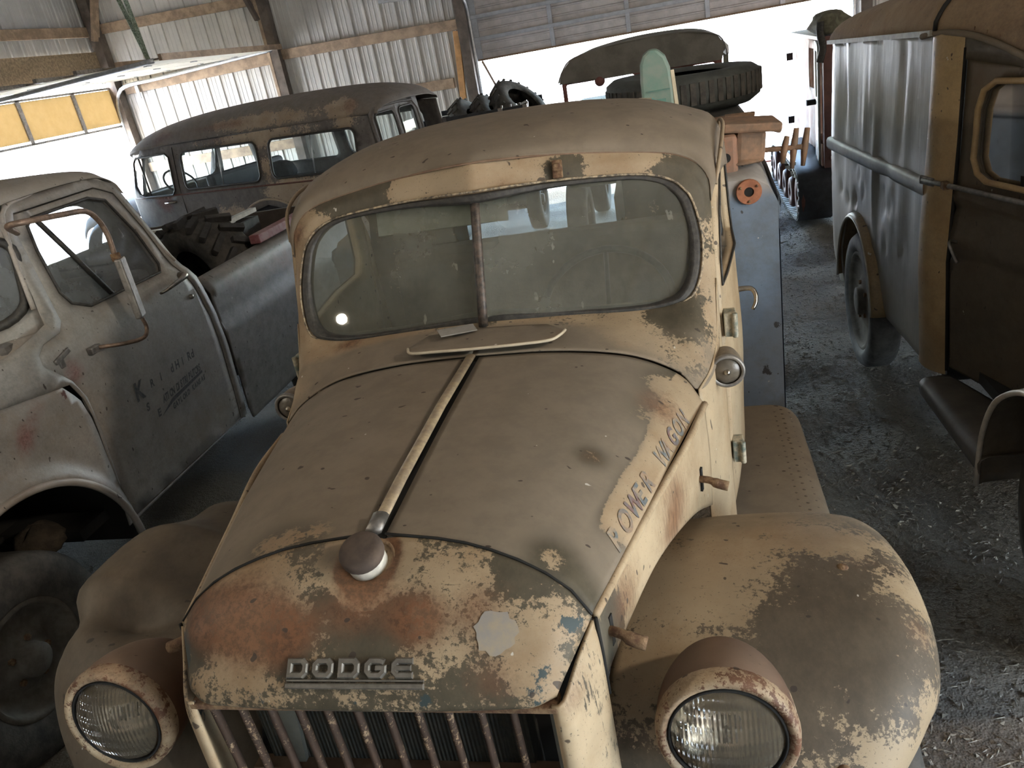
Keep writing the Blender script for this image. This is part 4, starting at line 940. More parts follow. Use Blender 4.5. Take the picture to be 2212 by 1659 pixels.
def make_wheel(name, c, R, w, parent, sx, rimr=None, matt=None, rimm=None, n=40, lugs=0):
    """tyre + rim + hub as one part with sub-parts; axis along local x, outer face on side sx."""
    c = np.array(c, float); rr = rimr or R * .56; h = w / 2
    prof = [(rr, -h * .75), (rr + .02, -h * .92), (R * .82, -h), (R * .95, -h * .9), (R, -h * .62), (R, h * .62), (R * .95, h * .9), (R * .82, h), (rr + .02, h * .92), (rr, h * .75)]
    V, F = latheVF(prof, c, (1, 0, 0), n)
    t = mk(name, V, F, matt or M['tyre'], parent)
    f = sx * h
    V, F = latheVF([(rr + .004, f * .80), (rr - .012, f * .86), (rr - .022, f * .62), (rr * .86, f * .45), (rr * .60, f * .35), (rr * .45, f * .55), (rr * .30, f * .62), (rr * .28, f * .95), (rr * .12, f * 1.0), (0, f * 1.0)], c, (1, 0, 0), 32)
    mk('wheel_rim', V, F, rimm or M['rimp'], t)
    for k in range(5):
        a = 2 * math.pi * k / 5; B().lathe([(.013, 0), (.013, .014 * sx), (0, .016 * sx)], c + np.array((f * .56, math.cos(a) * rr * .38, math.sin(a) * rr * .38)), (1, 0, 0), 6).obj('lug_nut', M['rust'], t)
    if lugs:
        b = B()
        for k in range(lugs):
            a = 2 * math.pi * k / lugs
            for s in (-1, 1):
                a2 = a + (math.pi / lugs if s > 0 else 0); rad = np.array((0, math.cos(a2), math.sin(a2))); tan_ = np.array((0, -math.sin(a2), math.cos(a2))); xx = np.array((1.0, 0, 0))
                d = xx * .85 + s * tan_ * .5; d /= np.linalg.norm(d); e = np.cross(rad, d)
                b.box(c + rad * (R + .012) + xx * s * h * .38, (h * .9, R * .10, .035), R=np.stack([d, e, rad], 1))
        b.obj('tread_lugs', matt or M['tyre'], t)['kind'] = 'stuff'
    return t
M['rimp'] = simple('dusty_rim_paint', (.12, .105, .085), .75, 0, .4, 20, .1)
GH = [simple('ghost_blue', (.10, .12, .13), .8, 0, .3, 45, .0, col2=(.30, .22, .14)), simple('ghost_slate', (.12, .12, .12), .8, 0, .4, 45, .0, col2=(.28, .19, .12)), simple('ghost_red', (.16, .08, .065), .8, 0, .4, 45, .0, col2=(.13, .13, .13))]
build_truck()
# ================================================================ grey pickup on the left
def text_mesh(s, size, extrude=0.0, bold=0.0):
    fc = bpy.data.curves.new('t', 'FONT'); fc.body = s; fc.size = size; fc.extrude = extrude; fc.offset = bold
    to = bpy.data.objects.new('tmp', fc); C.objects.link(to)
    me = bpy.data.meshes.new_from_object(to.evaluated_get(bpy.context.evaluated_depsgraph_get()))
    bpy.data.objects.remove(to)
    v = np.array([q.co[:] for q in me.vertices]) if len(me.vertices) else np.zeros((0, 3)); f = [tuple(p.vertices) for p in me.polygons]
    bpy.data.meshes.remove(me); return v, f
def build_pickup():
    T = thing('pickup_truck', 'grey single cab pickup with tubular door mirror and faded door lettering, at the left edge', 'truck', (-2.9, 3.0, 0), off=True)
    g = paint('grey_primer_paint', (.23, .22, .208), (.38, .35, .32), teal=(.10, .045, .04), rust=(.30, .13, .115), dustc=(.27, .24, .205), rough=.42, soft=.25)
    xc = -2.9
    def xs(z, y=3.0):
        x = np.interp(z, [.40, .7, .95, 1.1, 1.25, 1.36, 1.42, 1.46, 1.85, 1.92], [-1.965, -1.945, -1.93, -1.928, -1.935, -1.952, -1.985, -2.0, -2.085, -2.125])
        return float(x)
    xq = lambda y, z: xs(z) - float(sm(2.55, 2.0, np.array(y))) * (.03 + .9 * max(0, z - 1.27))
    fR = lambda y, z: (xq(y, z), y, z)
    fL = lambda y, z: (2 * xc - xq(y, z), y, z)
    door = [(2.588, .50), (2.60, .735), (2.603, .913), (2.603, 1.02), (2.600, 1.107), (2.565, 1.197), (2.492, 1.282), (2.474, 1.31), (2.482, 1.346), (2.532, 1.375), (2.64, 1.385), (2.69, 1.42), (2.70, 1.46), (2.745, 1.80), (2.79, 1.862), (3.30, 1.868), (3.40, 1.82), (3.47, 1.62), (3.515, 1.42), (3.565, 1.30), (3.60, 1.1), (3.612, .9), (3.615, .49)]
    win = [(2.80, 1.462), (2.775, 1.52), (2.79, 1.70), (2.815, 1.80), (2.86, 1.825), (3.22, 1.832), (3.32, 1.80), (3.40, 1.62), (3.43, 1.45), (3.40, 1.415), (2.88, 1.42)]
    body = [(2.0, 1.275), (2.02, 1.315), (2.25, 1.365), (2.45, 1.40), (2.61, 1.435), (2.64, 1.55), (2.69, 1.83), (2.78, 1.905), (3.30, 1.915), (3.43, 1.86), (3.53, 1.55), (3.56, 1.42), (3.62, 1.32), (3.655, 1.1), (3.672, .9), (3.675, .485), (2.57, .485), (2.585, .735), (2.59, 1.02), (2.58, 1.107), (2.545, 1.19)]
    cf = wear(.45, 0, 0, .25)
    dfn = wear(.5, 0, 0, .12, R=[(-1.94, 2.60, 1.22, .10, .55), (-1.94, 2.72, 1.36, .12, .25), (-1.94, 2.8, 1.42, .08, .25)], D=[(-1.94, 2.9, 1.3, .2, .2)])
    for fn_, sg in ((fR, 1), (fL, -1)):
        shrink = lambda P, s: [(a + (3.05 - a) * s, b + (1.1 - b) * s) for a, b in P]
        panel('cab_side', body, [door], fn_, g, T, step=.05, attr=cf, solid=.006, sol_off=0)
        d = panel('door', shrink(door, .008), [win], fn_, g, T, step=.05, attr=dfn, solid=.03, sol_off=-1 if sg > 0 else 1, label='grey door with worn black lettering' if sg > 0 else None)
        panel('window_glass', win, [], lambda y, z: tuple(np.array(fn_(y, z)) + (-sg * .02, 0, 0)), M['pane'], d, step=.2)
        tube('window_trim', [tuple(np.array(fn_(y, z)) + (sg * .002, 0, 0)) for y, z in dens(win, .06)], .0075, M['rubber'], d, n=6, closed=True)
        tube('vent_bar', [tuple(np.array(fn_(y, z)) + (-sg * .004, 0, 0)) for y, z in ((2.875, 1.828), (2.965, 1.62), (3.04, 1.42))], .012, M['rubber'], d, n=6)
        if sg > 0:
            b = B(); b.tube(cr([(-1.935, 3.285, 1.335), (-1.905, 3.31, 1.345), (-1.895, 3.42, 1.36), (-1.905, 3.475, 1.365), (-1.945, 3.49, 1.365)], 16), np.r_[np.linspace(.006, .014, 12), np.full(4, .018)], 8)
            b.obj('door_handle', M['chrome'], d, smooth=True, label='chrome door handle')
            lathe('door_lock', [(0, .014), (.012, .012), (.013, 0)], (-1.935, 3.505, 1.245), (1, 0, 0), M['chrome'], d, n=14)
            b = B(); b.box((-1.938, 2.575, 1.305), (.014, .10, .022), (.25, 0, 0)); b.box((-1.938, 2.56, 1.285), (.012, .03, .05)); b.obj('door_badge', M['dullmetal'], d, bevel=.005, label='small worn script badge')
    # fender and body crease
    fend = [(2.575, .47), (2.585, .735), (2.578, 1.02), (2.56, 1.11), (2.50, 1.205), (2.45, 1.262), (2.30, 1.282), (1.6, 1.292), (1.0, 1.28), (.86, 1.15), (.84, .6), (.88, .45), (1.40, .45)]
    arch = [(2.0 + .575 * math.cos(a), .395 + .56 * math.sin(a)) for a in np.linspace(math.pi, .12, 22)]
    fo = fend[:12] + [(1.42, .43)] + arch[1:-1] + [(2.56, .455)]
    def xf(y, z):
        r = math.hypot(y - 2.0, (z - .395) * 1.03); lip = .045 * math.exp(-((r - .585) / .05) ** 2) if z > .36 else 0
        return xs(z) + lip - .10 * float(sm(1.16, 1.30, np.array(z))) ** 2
    ff = wear(.55, 0, 0, .1, R=[(-1.94, 2.35, 1.18, .09, .5), (-1.94, 2.2, 1.05, .09, .45), (-1.94, 2.25, 1.12, .06, .4), (-1.95, 2.47, 1.1, .05, .3)], Q=[(-1.95, 2.49, 1.18, .035, .75), (-1.95, 2.49, 1.13, .03, .6)])
    for sg, mp in ((1, lambda y, z: (xf(y, z), y, z)), (-1, lambda y, z: (2 * xc - xf(y, z), y, z))):
        panel('front_fender', fo, [], mp, g, T, step=.035, attr=ff, solid=.006, sol_off=0, label='grey front fender with pink primer patches' if sg > 0 else None)
        tube('arch_lip', [(mp(2.0 + .577 * math.cos(a), .395 + .562 * math.sin(a))[0] + sg * .006, 2.0 + .577 * math.cos(a), .395 + .562 * math.sin(a)) for a in np.linspace(math.pi * .98, .10, 40)], .016, g, T, n=8, attrs={'tan': [.85] * 320})
        b = B(); b.box((xc + sg * .68, 2.0, .66), (.5, 1.25, .62)); 
    # inner wheel houses, hood, cowl
    G = np.array([[(x, 2.0 + .60 * math.cos(a), .395 + .585 * math.sin(a)) for a in np.linspace(math.pi, 0, 24)] for x in (-1.96, -2.25, -2.5)])
    grid('wheel_house', G, M['black'], T); grid('wheel_house', np.array(G) * (-1, 1, 1) + (2 * xc, 0, 0), M['black'], T)
    B().box((-2.48, 2.0, .62), (.02, 1.2, .8)).obj('inner_apron', M['black'], T)
    rows = []
    for y, c_, e in ((2.48, 1.385, 1.30), (2.36, 1.36, 1.288), (1.8, 1.35, 1.29), (1.2, 1.33, 1.28), (.9, 1.30, 1.26), (.84, 1.2, 1.2)):
        rows.append([(-2.035, y, e - .015), (-2.10, y, e + .008), (-2.3, y, e + .02), (-2.6, y, c_ - .012), (-2.9, y, c_), (-3.2, y, c_ - .012), (-3.5, y, e + .02), (-3.70, y, e + .008), (-3.765, y, e - .015)])
    grid('hood', loft(rows, 30, 40), g, T, fn=wear(.5, 0, 0, .3), solid=.005)
    hr = [np.array(q) + (0, -.04, -.004) for q in rows[0]]; fr_ = []
    for q in hr:
        u = min(max(q[0], -3.79), -2.01); qq = min(abs(u - xc) / .84, 1.05); fr_.append((u, 2.30 + .34 * qq ** 3 + (1.40 - 1.45) * (.34 - .12 * qq) - .006, 1.40))
    hr = cr(hr, 40); fr_ = cr(fr_, 40)
    grid('cowl', np.array([hr + (fr_ - hr) * t + (0, 0, .012 * math.sin(t * 3.14)) for t in np.linspace(0, 1, 10)]), g, T, fn=wear(.5, 0, 0, .3), solid=.005, sol_off=0)
    B().box((xc, .85, .9), (1.7, .05, .6)).obj('grille_panel', M['dullmetal'], T, bevel=.02)
    # windshield, cowl, roof, rear
    def wsf(u, v):
        q = min(abs(u - xc) / .84, 1.05); return (u, 2.30 + .34 * q ** 3 + (v - 1.45) * (.34 - .12 * q), v)
    wo = rrect(-3.735, 1.462, -2.065, 1.80, .09)
    wfr = [(-3.80, 1.36), (-2.0, 1.36), (-2.0, 1.43), (-2.035, 1.6), (-2.09, 1.84), (-2.3, 1.875), (-3.5, 1.875), (-3.71, 1.84), (-3.765, 1.6), (-3.80, 1.43)]
    panel('windshield_frame', wfr, [wo], wsf, g, T, step=.06, attr=cf, solid=.01, sol_off=0)
    panel('windshield_glass', rrect(-3.745, 1.452, -2.055, 1.81, .09), [], lambda u, v: tuple(np.array(wsf(u, v)) + (0, .01, 0)), M['pane'], T, step=.12)
    tube('windshield_gasket', [wsf(u, v) for u, v in dens(wo, .06)], .02, M['rubber'], T, n=8, closed=True)
    rows = []
    for y, zc, zi in ((2.62, 1.862, 1.85), (2.66, 1.90, 1.88), (2.74, 1.945, 1.905), (2.95, 1.975, 1.915), (3.2, 1.98, 1.915), (3.36, 1.965, 1.90), (3.45, 1.92, 1.86), (3.49, 1.86, 1.80)):
        a = y - 2.62; ins_ = .0
        rows.append([(-2.105, y + .02, zi), (-2.125, y, zi + .02), (-2.19, y - .06 * (y < 2.8), min(zc, zi + .045)), (-2.45, y - .16 * (y < 2.8), zc - .008), (-2.9, y - .22 * (y < 2.8), zc), (-3.35, y - .16 * (y < 2.8), zc - .008), (-3.61, y - .06 * (y < 2.8), min(zc, zi + .045)), (-3.675, y, zi + .02), (-3.695, y + .02, zi)])
    grid('cab_roof', loft(rows, 40, 48), g, T, fn=wear(.5, 0, 0, .62), solid=.006, flip=True, label='dusty grey cab roof')
    def rr(u, v): return (u, np.interp(v, [.46, .95, 1.3, 1.42, 1.85], [3.68, 3.675, 3.635, 3.57, 3.45]), v)
    panel('cab_rear_panel', [(-3.82, .46), (-1.98, .46), (-1.94, 1.1), (-1.96, 1.32), (-2.0, 1.44), (-2.1, 1.86), (-3.70, 1.86), (-3.80, 1.44), (-3.84, 1.32), (-3.86, 1.1)], [rrect(-3.5, 1.46, -2.3, 1.78, .08)], rr, g, T, step=.09, attr=cf, solid=.006)
    panel('rear_window_pane', rrect(-3.51, 1.45, -2.29, 1.79, .08), [], rr, M['cleanpane'], T, step=.2)
    # rear pillar roll seen edge-on
    tube('drip_rail', cr([(-2.02, 2.62, 1.50), (-2.075, 2.70, 1.80), (-2.11, 2.79, 1.892), (-2.125, 3.0, 1.905), (-2.125, 3.3, 1.90), (-2.10, 3.42, 1.84), (-2.03, 3.51, 1.55), (-1.985, 3.55, 1.43)], 40), .010, g, T, n=8, attrs={'tan': [.6] * 320})
    # interior
    b = B(); b.box((xc, 3.25, 1.0), (1.5, .5, .16)); b.box((xc, 3.48, 1.22), (1.5, .1, .4), (-.15, 0, 0)); b.obj('bench_seat', simple('pickup_seat_vinyl', (.06, .055, .05), .6), T, bevel=.03)
    B().box((xc, 2.60, 1.33), (1.6, .22, .14)).obj('dashboard', simple('pickup_dash', (.14, .135, .13), .6), T, bevel=.03)
    ct = np.array((-3.3, 2.80, 1.42)); a_ = np.array((0, -.6, .8)); v_ = np.cross(a_, (1.0, 0, 0))
    tube('steering_wheel', [ct + .20 * (math.cos(t) * np.array((1.0, 0, 0)) + math.sin(t) * v_) for t in np.linspace(0, 6.283, 36, endpoint=False)], .012, M['rubber'], T, closed=True)
    B().box((xc, 3.0, .55), (1.7, 1.2, .05)).obj('cab_floor', M['black'], T)
    # bed
    bf = wear(.35, 0, 0, .12, R=[(-1.95, 3.9, 1.22, .25, .42), (-1.95, 4.4, 1.2, .3, .42), (-1.95, 4.7, 1.1, .2, .35)])
    def xb(z): return float(np.interp(z, [.42, .7, .98, 1.01, 1.22, 1.265, 1.285], [-1.975, -1.95, -1.935, -1.95, -1.955, -1.985, -2.02]))
    bed = [(3.735, .5), (3.76, .42), (5.75, .42), (5.80, .5), (5.80, 1.285), (3.73, 1.285), (3.70, 1.1)]
    for sg in (1, -1):
        panel('bed_side', bed, [], (lambda y, z: (xb(z), y, z)) if sg > 0 else (lambda y, z: (2 * xc - xb(z), y, z)), g, T, step=.045, attr=bf, solid=.012, sol_off=-1 if sg > 0 else 1, label='blue-grey pickup bed side, top stained pink' if sg > 0 else None)
    b = B(); b.box((xc, 4.77, .74), (1.75, 2.05, .04)); b.box((xc, 3.76, .98), (1.75, .04, .55)); b.box((xc, 5.79, .98), (1.75, .04, .58)); b.obj('bed_floor', simple('bed_rust_floor', (.075, .06, .05), .85), T)
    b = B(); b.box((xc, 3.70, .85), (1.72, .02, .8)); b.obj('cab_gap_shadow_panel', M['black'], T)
    # tubular mirror on the door
    pts = cr([(-1.985, 2.66, 1.80), (-1.86, 2.50, 1.85), (-1.80, 2.54, 1.852), (-1.79, 2.70, 1.838), (-1.80, 2.84, 1.82), (-1.80, 2.895, 1.77), (-1.80, 2.915, 1.70), (-1.80, 2.912, 1.61)], 40)
    mt = simple('weathered_mirror_tube', (.27, .19, .14), .5, .5, .5, 30, .08)
    mir_ = tube('mirror_bracket', pts, .0115, mt, T, n=10)
    tube('mirror_bracket', cr([(-1.80, 2.935, 1.325), (-1.80, 2.94, 1.275), (-1.80, 2.90, 1.245), (-1.84, 2.83, 1.25), (-1.91, 2.75, 1.27)], 24), .009, mt, T, n=10)
    b = B(); b.box((-1.795, 2.925, 1.465), (.03, .075, .27), (0, 0, .35)); b.obj('mirror_head', M['dullmetal'], T, bevel=.008, label='long rectangular mirror head')
    b = B(); b.box((-1.80, 2.915, 1.607), (.03, .03, .035)); b.obj('mirror_clamp', M['rust'], T, bevel=.004)
    b = B(); b.box((-1.922, 2.735, 1.268), (.03, .06, .03)); b.obj('mirror_foot', M['dullmetal'], T, bevel=.004)
    # lettering, partly worn away
    ink = simple('worn_black_lettering', (.035, .035, .04), .7, 0, .3, 90, 0, col2=(.10, .10, .10))
    def letter(s, y, z, size, slant=0.0, sq=1.0, bold=0.0):
        bold = max(bold, .0022)
        v, f = text_mesh(s, size, bold=bold)
        if not len(v): return
        P3 = []
        for q in v:
            yy = y + (q[0] * sq + q[1] * .18); zz = z + q[1] + q[0] * sq * slant
            P3.append((xs(zz) + .0025, yy, zz))
        mk('door_letter', P3, f, ink, T, smooth=False)
    letter('K', 2.86, .955, .115, .0, .85, .004)
    for i, (s, dy) in enumerate((('R', .12), ('I', .20), ('d', .29), ('H', .33), ('i', .39), ('R', .44), ('d', .475))): letter(s, 2.86 + dy, .972 + .0 * i, .055 if i > 1 else .05, 0, .9)
    for i, s in enumerate('SEED'): 
        if i % 2 == 0: letter(s, 2.905 + .03 * i, .885 - .03 * i, .05)
    for i, s in enumerate('ATION DISTRIBUTORS'):
        if s != ' ': letter(s, 3.03 + i * .0195, .868 + i * .0012, .05, 0, .62, .0012)
    V = [(xs(z) + .0022, y, z) for y, z in ((2.99, .815), (3.10, .862), (3.385, .885), (3.385, .872), (3.10, .842))]
    ngon('underline_stripe', V, ink, T)
    for i, s in enumerate('GAYLORD KANSAS'):
        if s != ' ': letter(s, 3.085 + i * .0225, .808 + i * .0018, .036, 0, .75)
    # wheels, chassis
    for sg in (1, -1):
        for yy in (1.88, 4.95): make_wheel('wheel', (xc + sg * (.88 if yy < 3 else .84), yy, .365), .40, .22, T, sg)
    b = B(); b.box((xc, 3.1, .50), (.9, 4.6, .14)); b.obj('chassis', M['black'], T)
    clod = simple('packed_mud', (.06, .045, .03), .95, 0, .5, 20, .5)
    for (x, y, z, r) in ((-2.16, 2.30, .60, .09), (-2.2, 2.05, .66, .08)):
        u = np.linspace(0, 2 * math.pi, 16, endpoint=False); V = np.array([[(x + r * math.sin(t) * math.cos(p) * (1 + .25 * math.sin(3 * p + t * 4)), y + 1.2 * r * math.sin(t) * math.sin(p), z + .8 * r * math.cos(t) * (1 + .2 * math.sin(5 * p))) for p in u] for t in np.linspace(.01, 3.13, 10)])
        grid('mud_clump', V, clod, T, cv=True)
    return T
build_pickup()
# things lying in its bed
t = thing('tractor_tyre', 'black knobby tractor tyre standing in the bed of the grey pickup', 'tyre', (-2.42, 4.50, .76), off=True)
tc = np.array((-2.42, 4.50, 1.150)); ax_ = np.array((.35, .93, .12)); ax_ /= np.linalg.norm(ax_); u_, w_ = frame(ax_)
V, F = latheVF([(.18, -.13), (.21, -.15), (.295, -.155), (.325, -.125), (.335, 0), (.325, .125), (.295, .155), (.21, .15), (.18, .13)], tc, ax_, 44)
mk('carcass', V, F, M['tyre'], t)
b = B()
for k in range(20):
    for s in (-1, 1):
        a = 2 * math.pi * (k + (.5 if s > 0 else 0)) / 20; rad = math.cos(a) * u_ + math.sin(a) * w_; tg = np.cross(ax_, rad)
        d = ax_ * .85 + s * tg * .5; d /= np.linalg.norm(d); e = np.cross(rad, d)
        b.box(tc + rad * .345 + ax_ * s * .08, (.155, .036, .045), R=np.stack([d, e, rad], 1))
o = b.obj('tread_lugs', simple('tyre_lug_rubber', (.04, .038, .036), .7, 0, .4, 30, .1), t, bevel=.004); o['kind'] = 'stuff'
t = thing('metal_crate', 'dark open metal crate with pale top rim behind the tractor tyre', 'crate', (-2.85, 5.5, .77), off=True)
cw = simple('crate_dark_steel', (.07, .065, .06), .6, .3, .4, 20, .1)
for c_, d_ in (((-2.9, 5.48, 1.04), (.68, .03, .50)), ((-3.23, 5.27, 1.04), (.03, .38, .5)), ((-2.57, 5.27, 1.04), (.03, .38, .5)), ((-2.9, 5.27, .79), (.68, .44, .02))): B().box(c_, d_).obj('crate_wall', cw, t)
cw = simple('pale_crate_rim', (.62, .6, .56), .6)
B().box((-2.9, 5.09, 1.34), (.74, .06, .03)).obj('crate_rim', cw, t); B().box((-2.57, 5.29, 1.34), (.05, .36, .03)).obj('crate_rim', cw, t)
b = B(); b.box((-2.63, 5.09, 1.06), (.10, .06, .52)); b.obj('crate_post', simple('crate_post_steel', (.16, .14, .12), .6, .3), t)
t = B(); t.bar((-2.01, 4.40, 1.318), (-1.995, 5.78, 1.318), .07, .055)
t = t.obj('red_channel', simple('dull_red_paint', (.19, .055, .06), .6, 0, .4, 14, .1, col2=(.26, .13, .13)), None, bevel=.006); tag(t, 'dull red steel channel lying along the top of the pickup bed side', 'beam')
# ================================================================ old patchy wagon behind the pickup (local: x back along the body, y away from the viewer)
def build_wagon():
    T = thing('wagon', 'rounded old wagon with three side windows in peeling grey, tan and red paint', 'van', (-2.25, 7.48, 0), -.29)
    p = paint('peeling_wagon_paint', (.18, .165, .155), (.46, .38, .29), teal=(.15, .06, .045), rust=(.17, .055, .035), dustc=(.27, .215, .16), scale=.6, soft=.012)
    Wd = 1.38
    ys = lambda v: .0 + max(0, v - 1.24) * .16 + max(0, .62 - v) * .12
    def rear_x(u): return u
    def fS(u, v):
        y = ys(v); q = max(0, u + .16); 
        if u < -3.35: y += (abs(u + 3.35)) ** 2 * .35
        return (u - q * q * 1.2, y + q * q * 1.6, v)
    fF = lambda u, v: (fS(u, v)[0], Wd - fS(u, v)[1], v)
    side = [(-3.78, .62), (-3.80, 1.20), (-3.64, 1.50), (-3.42, 1.74), (-.4, 1.76), (.0, 1.74), (.0, .5), (-1.05, .46), (-1.10, .72), (-1.3, .93), (-1.6, 1.0), (-1.9, .93), (-2.1, .72), (-2.15, .46), (-3.7, .46)]
    w1 = [(-3.50, 1.215), (-3.60, 1.25), (-3.66, 1.34), (-3.60, 1.60), (-3.54, 1.655), (-3.02, 1.665), (-2.965, 1.62), (-2.96, 1.26), (-3.01, 1.21)]
    w2 = rrect(-2.77, 1.255, -1.60, 1.655, .075); w3 = rrect(-1.42, 1.265, -.27, 1.655, .075)
    att = wear(.30, .05, .0, .05, T=[(-1.6, 0, 1.7, .35, .30, (3, 1, .35)), (-2.2, 0, .82, .32, .32, (1.3, 1, .8)), (-1.0, 0, .95, .5, .3, (1.2, 1, 1)), (-1.5, 0, .84, .22, -.42, (1, 1, .7)), (-1.3, 0, 1.12, .14, .35, (1.6, 1, .6)), (-.35, 0, 1.75, .15, .35), (-1.5, 0, 1.4, .07, .25, (1, 1, 2))],
               R=[(-2.2, 0, 1.72, .22, .55, (3, 1, .4)), (-3.2, 0, 1.15, .2, .75), (-2.2, 0, 1.2, .1, .5, (6, 1, .5)), (-.6, 0, 1.2, .1, .5, (5, 1, .5)), (-.4, 0, 1.7, .12, .45), (-3.4, 0, 1.66, .12, .5)])
    for f, sg in ((fS, 1), (fF, -1)):
        panel('body_side', side, [w1, w2, w3], f, p, T, step=.065, attr=att, solid=.02, sol_off=-1 if sg > 0 else 1, label='side panel with grey, tan and rust patches' if sg > 0 else None)
        for w in (w1, w2, w3):
            pn = panel('side_window', [(a, b) for a, b in w], [], lambda u, v: (f(u, v)[0], f(u, v)[1] + sg * .012, v), M['cleanpane'], T, step=.3)
            tube('window_seal', [np.array(f(u, v)) + (0, -sg * .003, 0) for u, v in dens(w, .07)], .012, M['rubber'], pn, n=6, closed=True)
        if sg > 0:
            tube('door_seam', [np.array(f(u, v)) + (0, -.002, 0) for u, v in ((-2.88, 1.72), (-2.88, 1.3), (-2.88, 1.0), (-2.88, .5))], .005, M['black'], T, n=6)
            for u in (-2.18, -.85): tube('window_split', [np.array(f(u, v)) + (0, .008, 0) for v in (1.26, 1.65)], .008, M['steel'], T, n=6)
            tube('vent_bar', [np.array(f(u, v)) + (0, .008, 0) for u, v in ((-3.50, 1.66), (-3.40, 1.21))], .010, M['rubber'], T, n=6)
            tube('door_handle', [np.array(f(u, 1.13)) + (0, -d, 0) for u, d in ((-3.16, .0), (-3.15, .035), (-3.02, .038), (-3.0, .0))], .012, M['chrome'], T, n=8)
            tube('belt_crease', [np.array(f(u, 1.205)) + (0, .004, 0) for u in np.linspace(-3.75, -.1, 20)], .010, p, T, n=6, attrs={'rust': [.75] * 120, 'tan': [.4] * 120})
            tube('fender_crease', [np.array(f(-1.6 + .62 * math.cos(a), .44 + .62 * math.sin(a))) + (0, -.0, 0) for a in np.linspace(.2, 2.95, 24)], .012, p, T, n=6, attrs={'tan': [.62] * 144})
    rows = []
    for x, zc, e, b_ in ((-3.80, 1.70, 1.66, .16), (-3.70, 1.795, 1.70, .06), (-3.45, 1.90, 1.735, .0), (-3.0, 1.985, 1.755, 0), (-2.2, 2.03, 1.76, 0), (-1.2, 2.035, 1.76, 0), (-.55, 2.015, 1.76, 0), (-.22, 1.965, 1.755, 0), (-.05, 1.90, 1.75, .03), (.0, 1.82, 1.745, .05)):
        y0 = .082 + b_; y1 = Wd - y0
        rows.append([(x, y0, e), (x, y0 + .015, e + .03), (x, y0 + .07, e + (zc - e) * .52), (x, y0 + .22, e + (zc - e) * .86), (x, Wd / 2, zc), (x, y1 - .22, e + (zc - e) * .86), (x, y1 - .07, e + (zc - e) * .52), (x, y1 - .015, e + .03), (x, y1, e)])
    grid('roof', loft(rows, 50, 40), p, T, flip=True, fn=wear(.28, .05, 0, .42, T=[(-1.5, .1, 1.85, .35, .36, (3, .5, .3)), (-.4, .1, 1.85, .15, .4)], R=[(-2.0, .1, 1.86, .25, .55, (4, .6, .3)), (-.3, .12, 1.85, .15, .6), (-3.1, .1, 1.82, .3, .4)]), solid=.006, label='domed roof with peeling paint')
    # rear with two barn-door windows, far corner rounded hard
    def fR(u, v):
        q0 = max(0, .12 - u) / .12; q1 = max(0, u - .84) / .5
        return (-.035 + .05 * math.sin(max(0, min(1, (v - .4) / 1.4)) * 3.14) * .6 - .06 * max(0, v - 1.55) - q0 ** 2 * .03 - q1 ** 1.6 * .42, u, v)
    r1 = rrect(.12, 1.45, .44, 1.745, .05); r2 = rrect(.53, 1.445, .80, 1.75, .05)
    panel('rear_panel', [(.03, .48), (1.33, .48), (1.30, 1.78), (1.1, 1.84), (.7, 1.86), (.3, 1.84), (.12, 1.80), (.06, 1.76)], [r1, r2], fR, p, T, step=.07, attr=wear(.25, .1, 0, .2), solid=.012, sol_off=0)
    for r_ in (r1, r2):
        q = panel('rear_window', r_, [], lambda u, v: tuple(np.array(fR(u, v)) + (-.006, 0, 0)), M['cleanpane'], T, step=.2)
        tube('window_seal', [np.array(fR(u, v)) + (.004, 0, 0) for u, v in dens(r_, .05)], .011, M['rubber'], q, n=6, closed=True)
    tube('door_frame', [np.array(fR(u, v)) + (.006, 0, 0) for u, v in ((.06, .8), (.06, 1.5), (.075, 1.70), (.13, 1.785), (.3, 1.80), (.6, 1.80), (.8, 1.785), (.87, 1.70), (.88, 1.5), (.88, .8))], .012, p, T, n=8, attrs={'tan': [.35] * 80})
    tube('door_gap', [np.array(fR(.485, v)) + (.002, 0, 0) for v in (.6, 1.0, 1.4, 1.78)], .006, M['black'], T, n=6)
    b = B(); b.tube([np.array(fR(.90, 1.46)) + (.0, 0, 0), np.array(fR(.90, 1.46)) + (.07, .02, .02)], .018, 8); b.obj('tail_lamp', M['rust'], T)
    # front end (behind the pickup), glazing, cabin, wheels
    def fW(u, v): return (-3.80 + (v - 1.2) * .42 + .25 * (abs(u - Wd / 2) / (Wd / 2)) ** 2.5, u, v)
    panel('windshield_frame', [(.02, 1.15), (Wd - .02, 1.15), (Wd - .1, 1.72), (.1, 1.72)], [rrect(.13, 1.24, Wd - .13, 1.63, .07)], fW, p, T, step=.08, attr=wear(.3, .1, 0, .2), solid=.01, sol_off=0)
    panel('windshield_pane', rrect(.12, 1.23, Wd - .12, 1.64, .07), [], fW, M['cleanpane'], T, step=.2)
    rows = [[(x, .12, z - .22), (x, .2, z - .06), (x, Wd / 2, z), (x, Wd - .2, z - .06), (x, Wd - .12, z - .22)] for x, z in ((-3.78, 1.2), (-4.3, 1.17), (-4.9, 1.10), (-5.1, .95))]
    grid('hood', loft(rows, 16, 20), p, T, fn=wear(.3, .2, 0, .4), solid=.005)
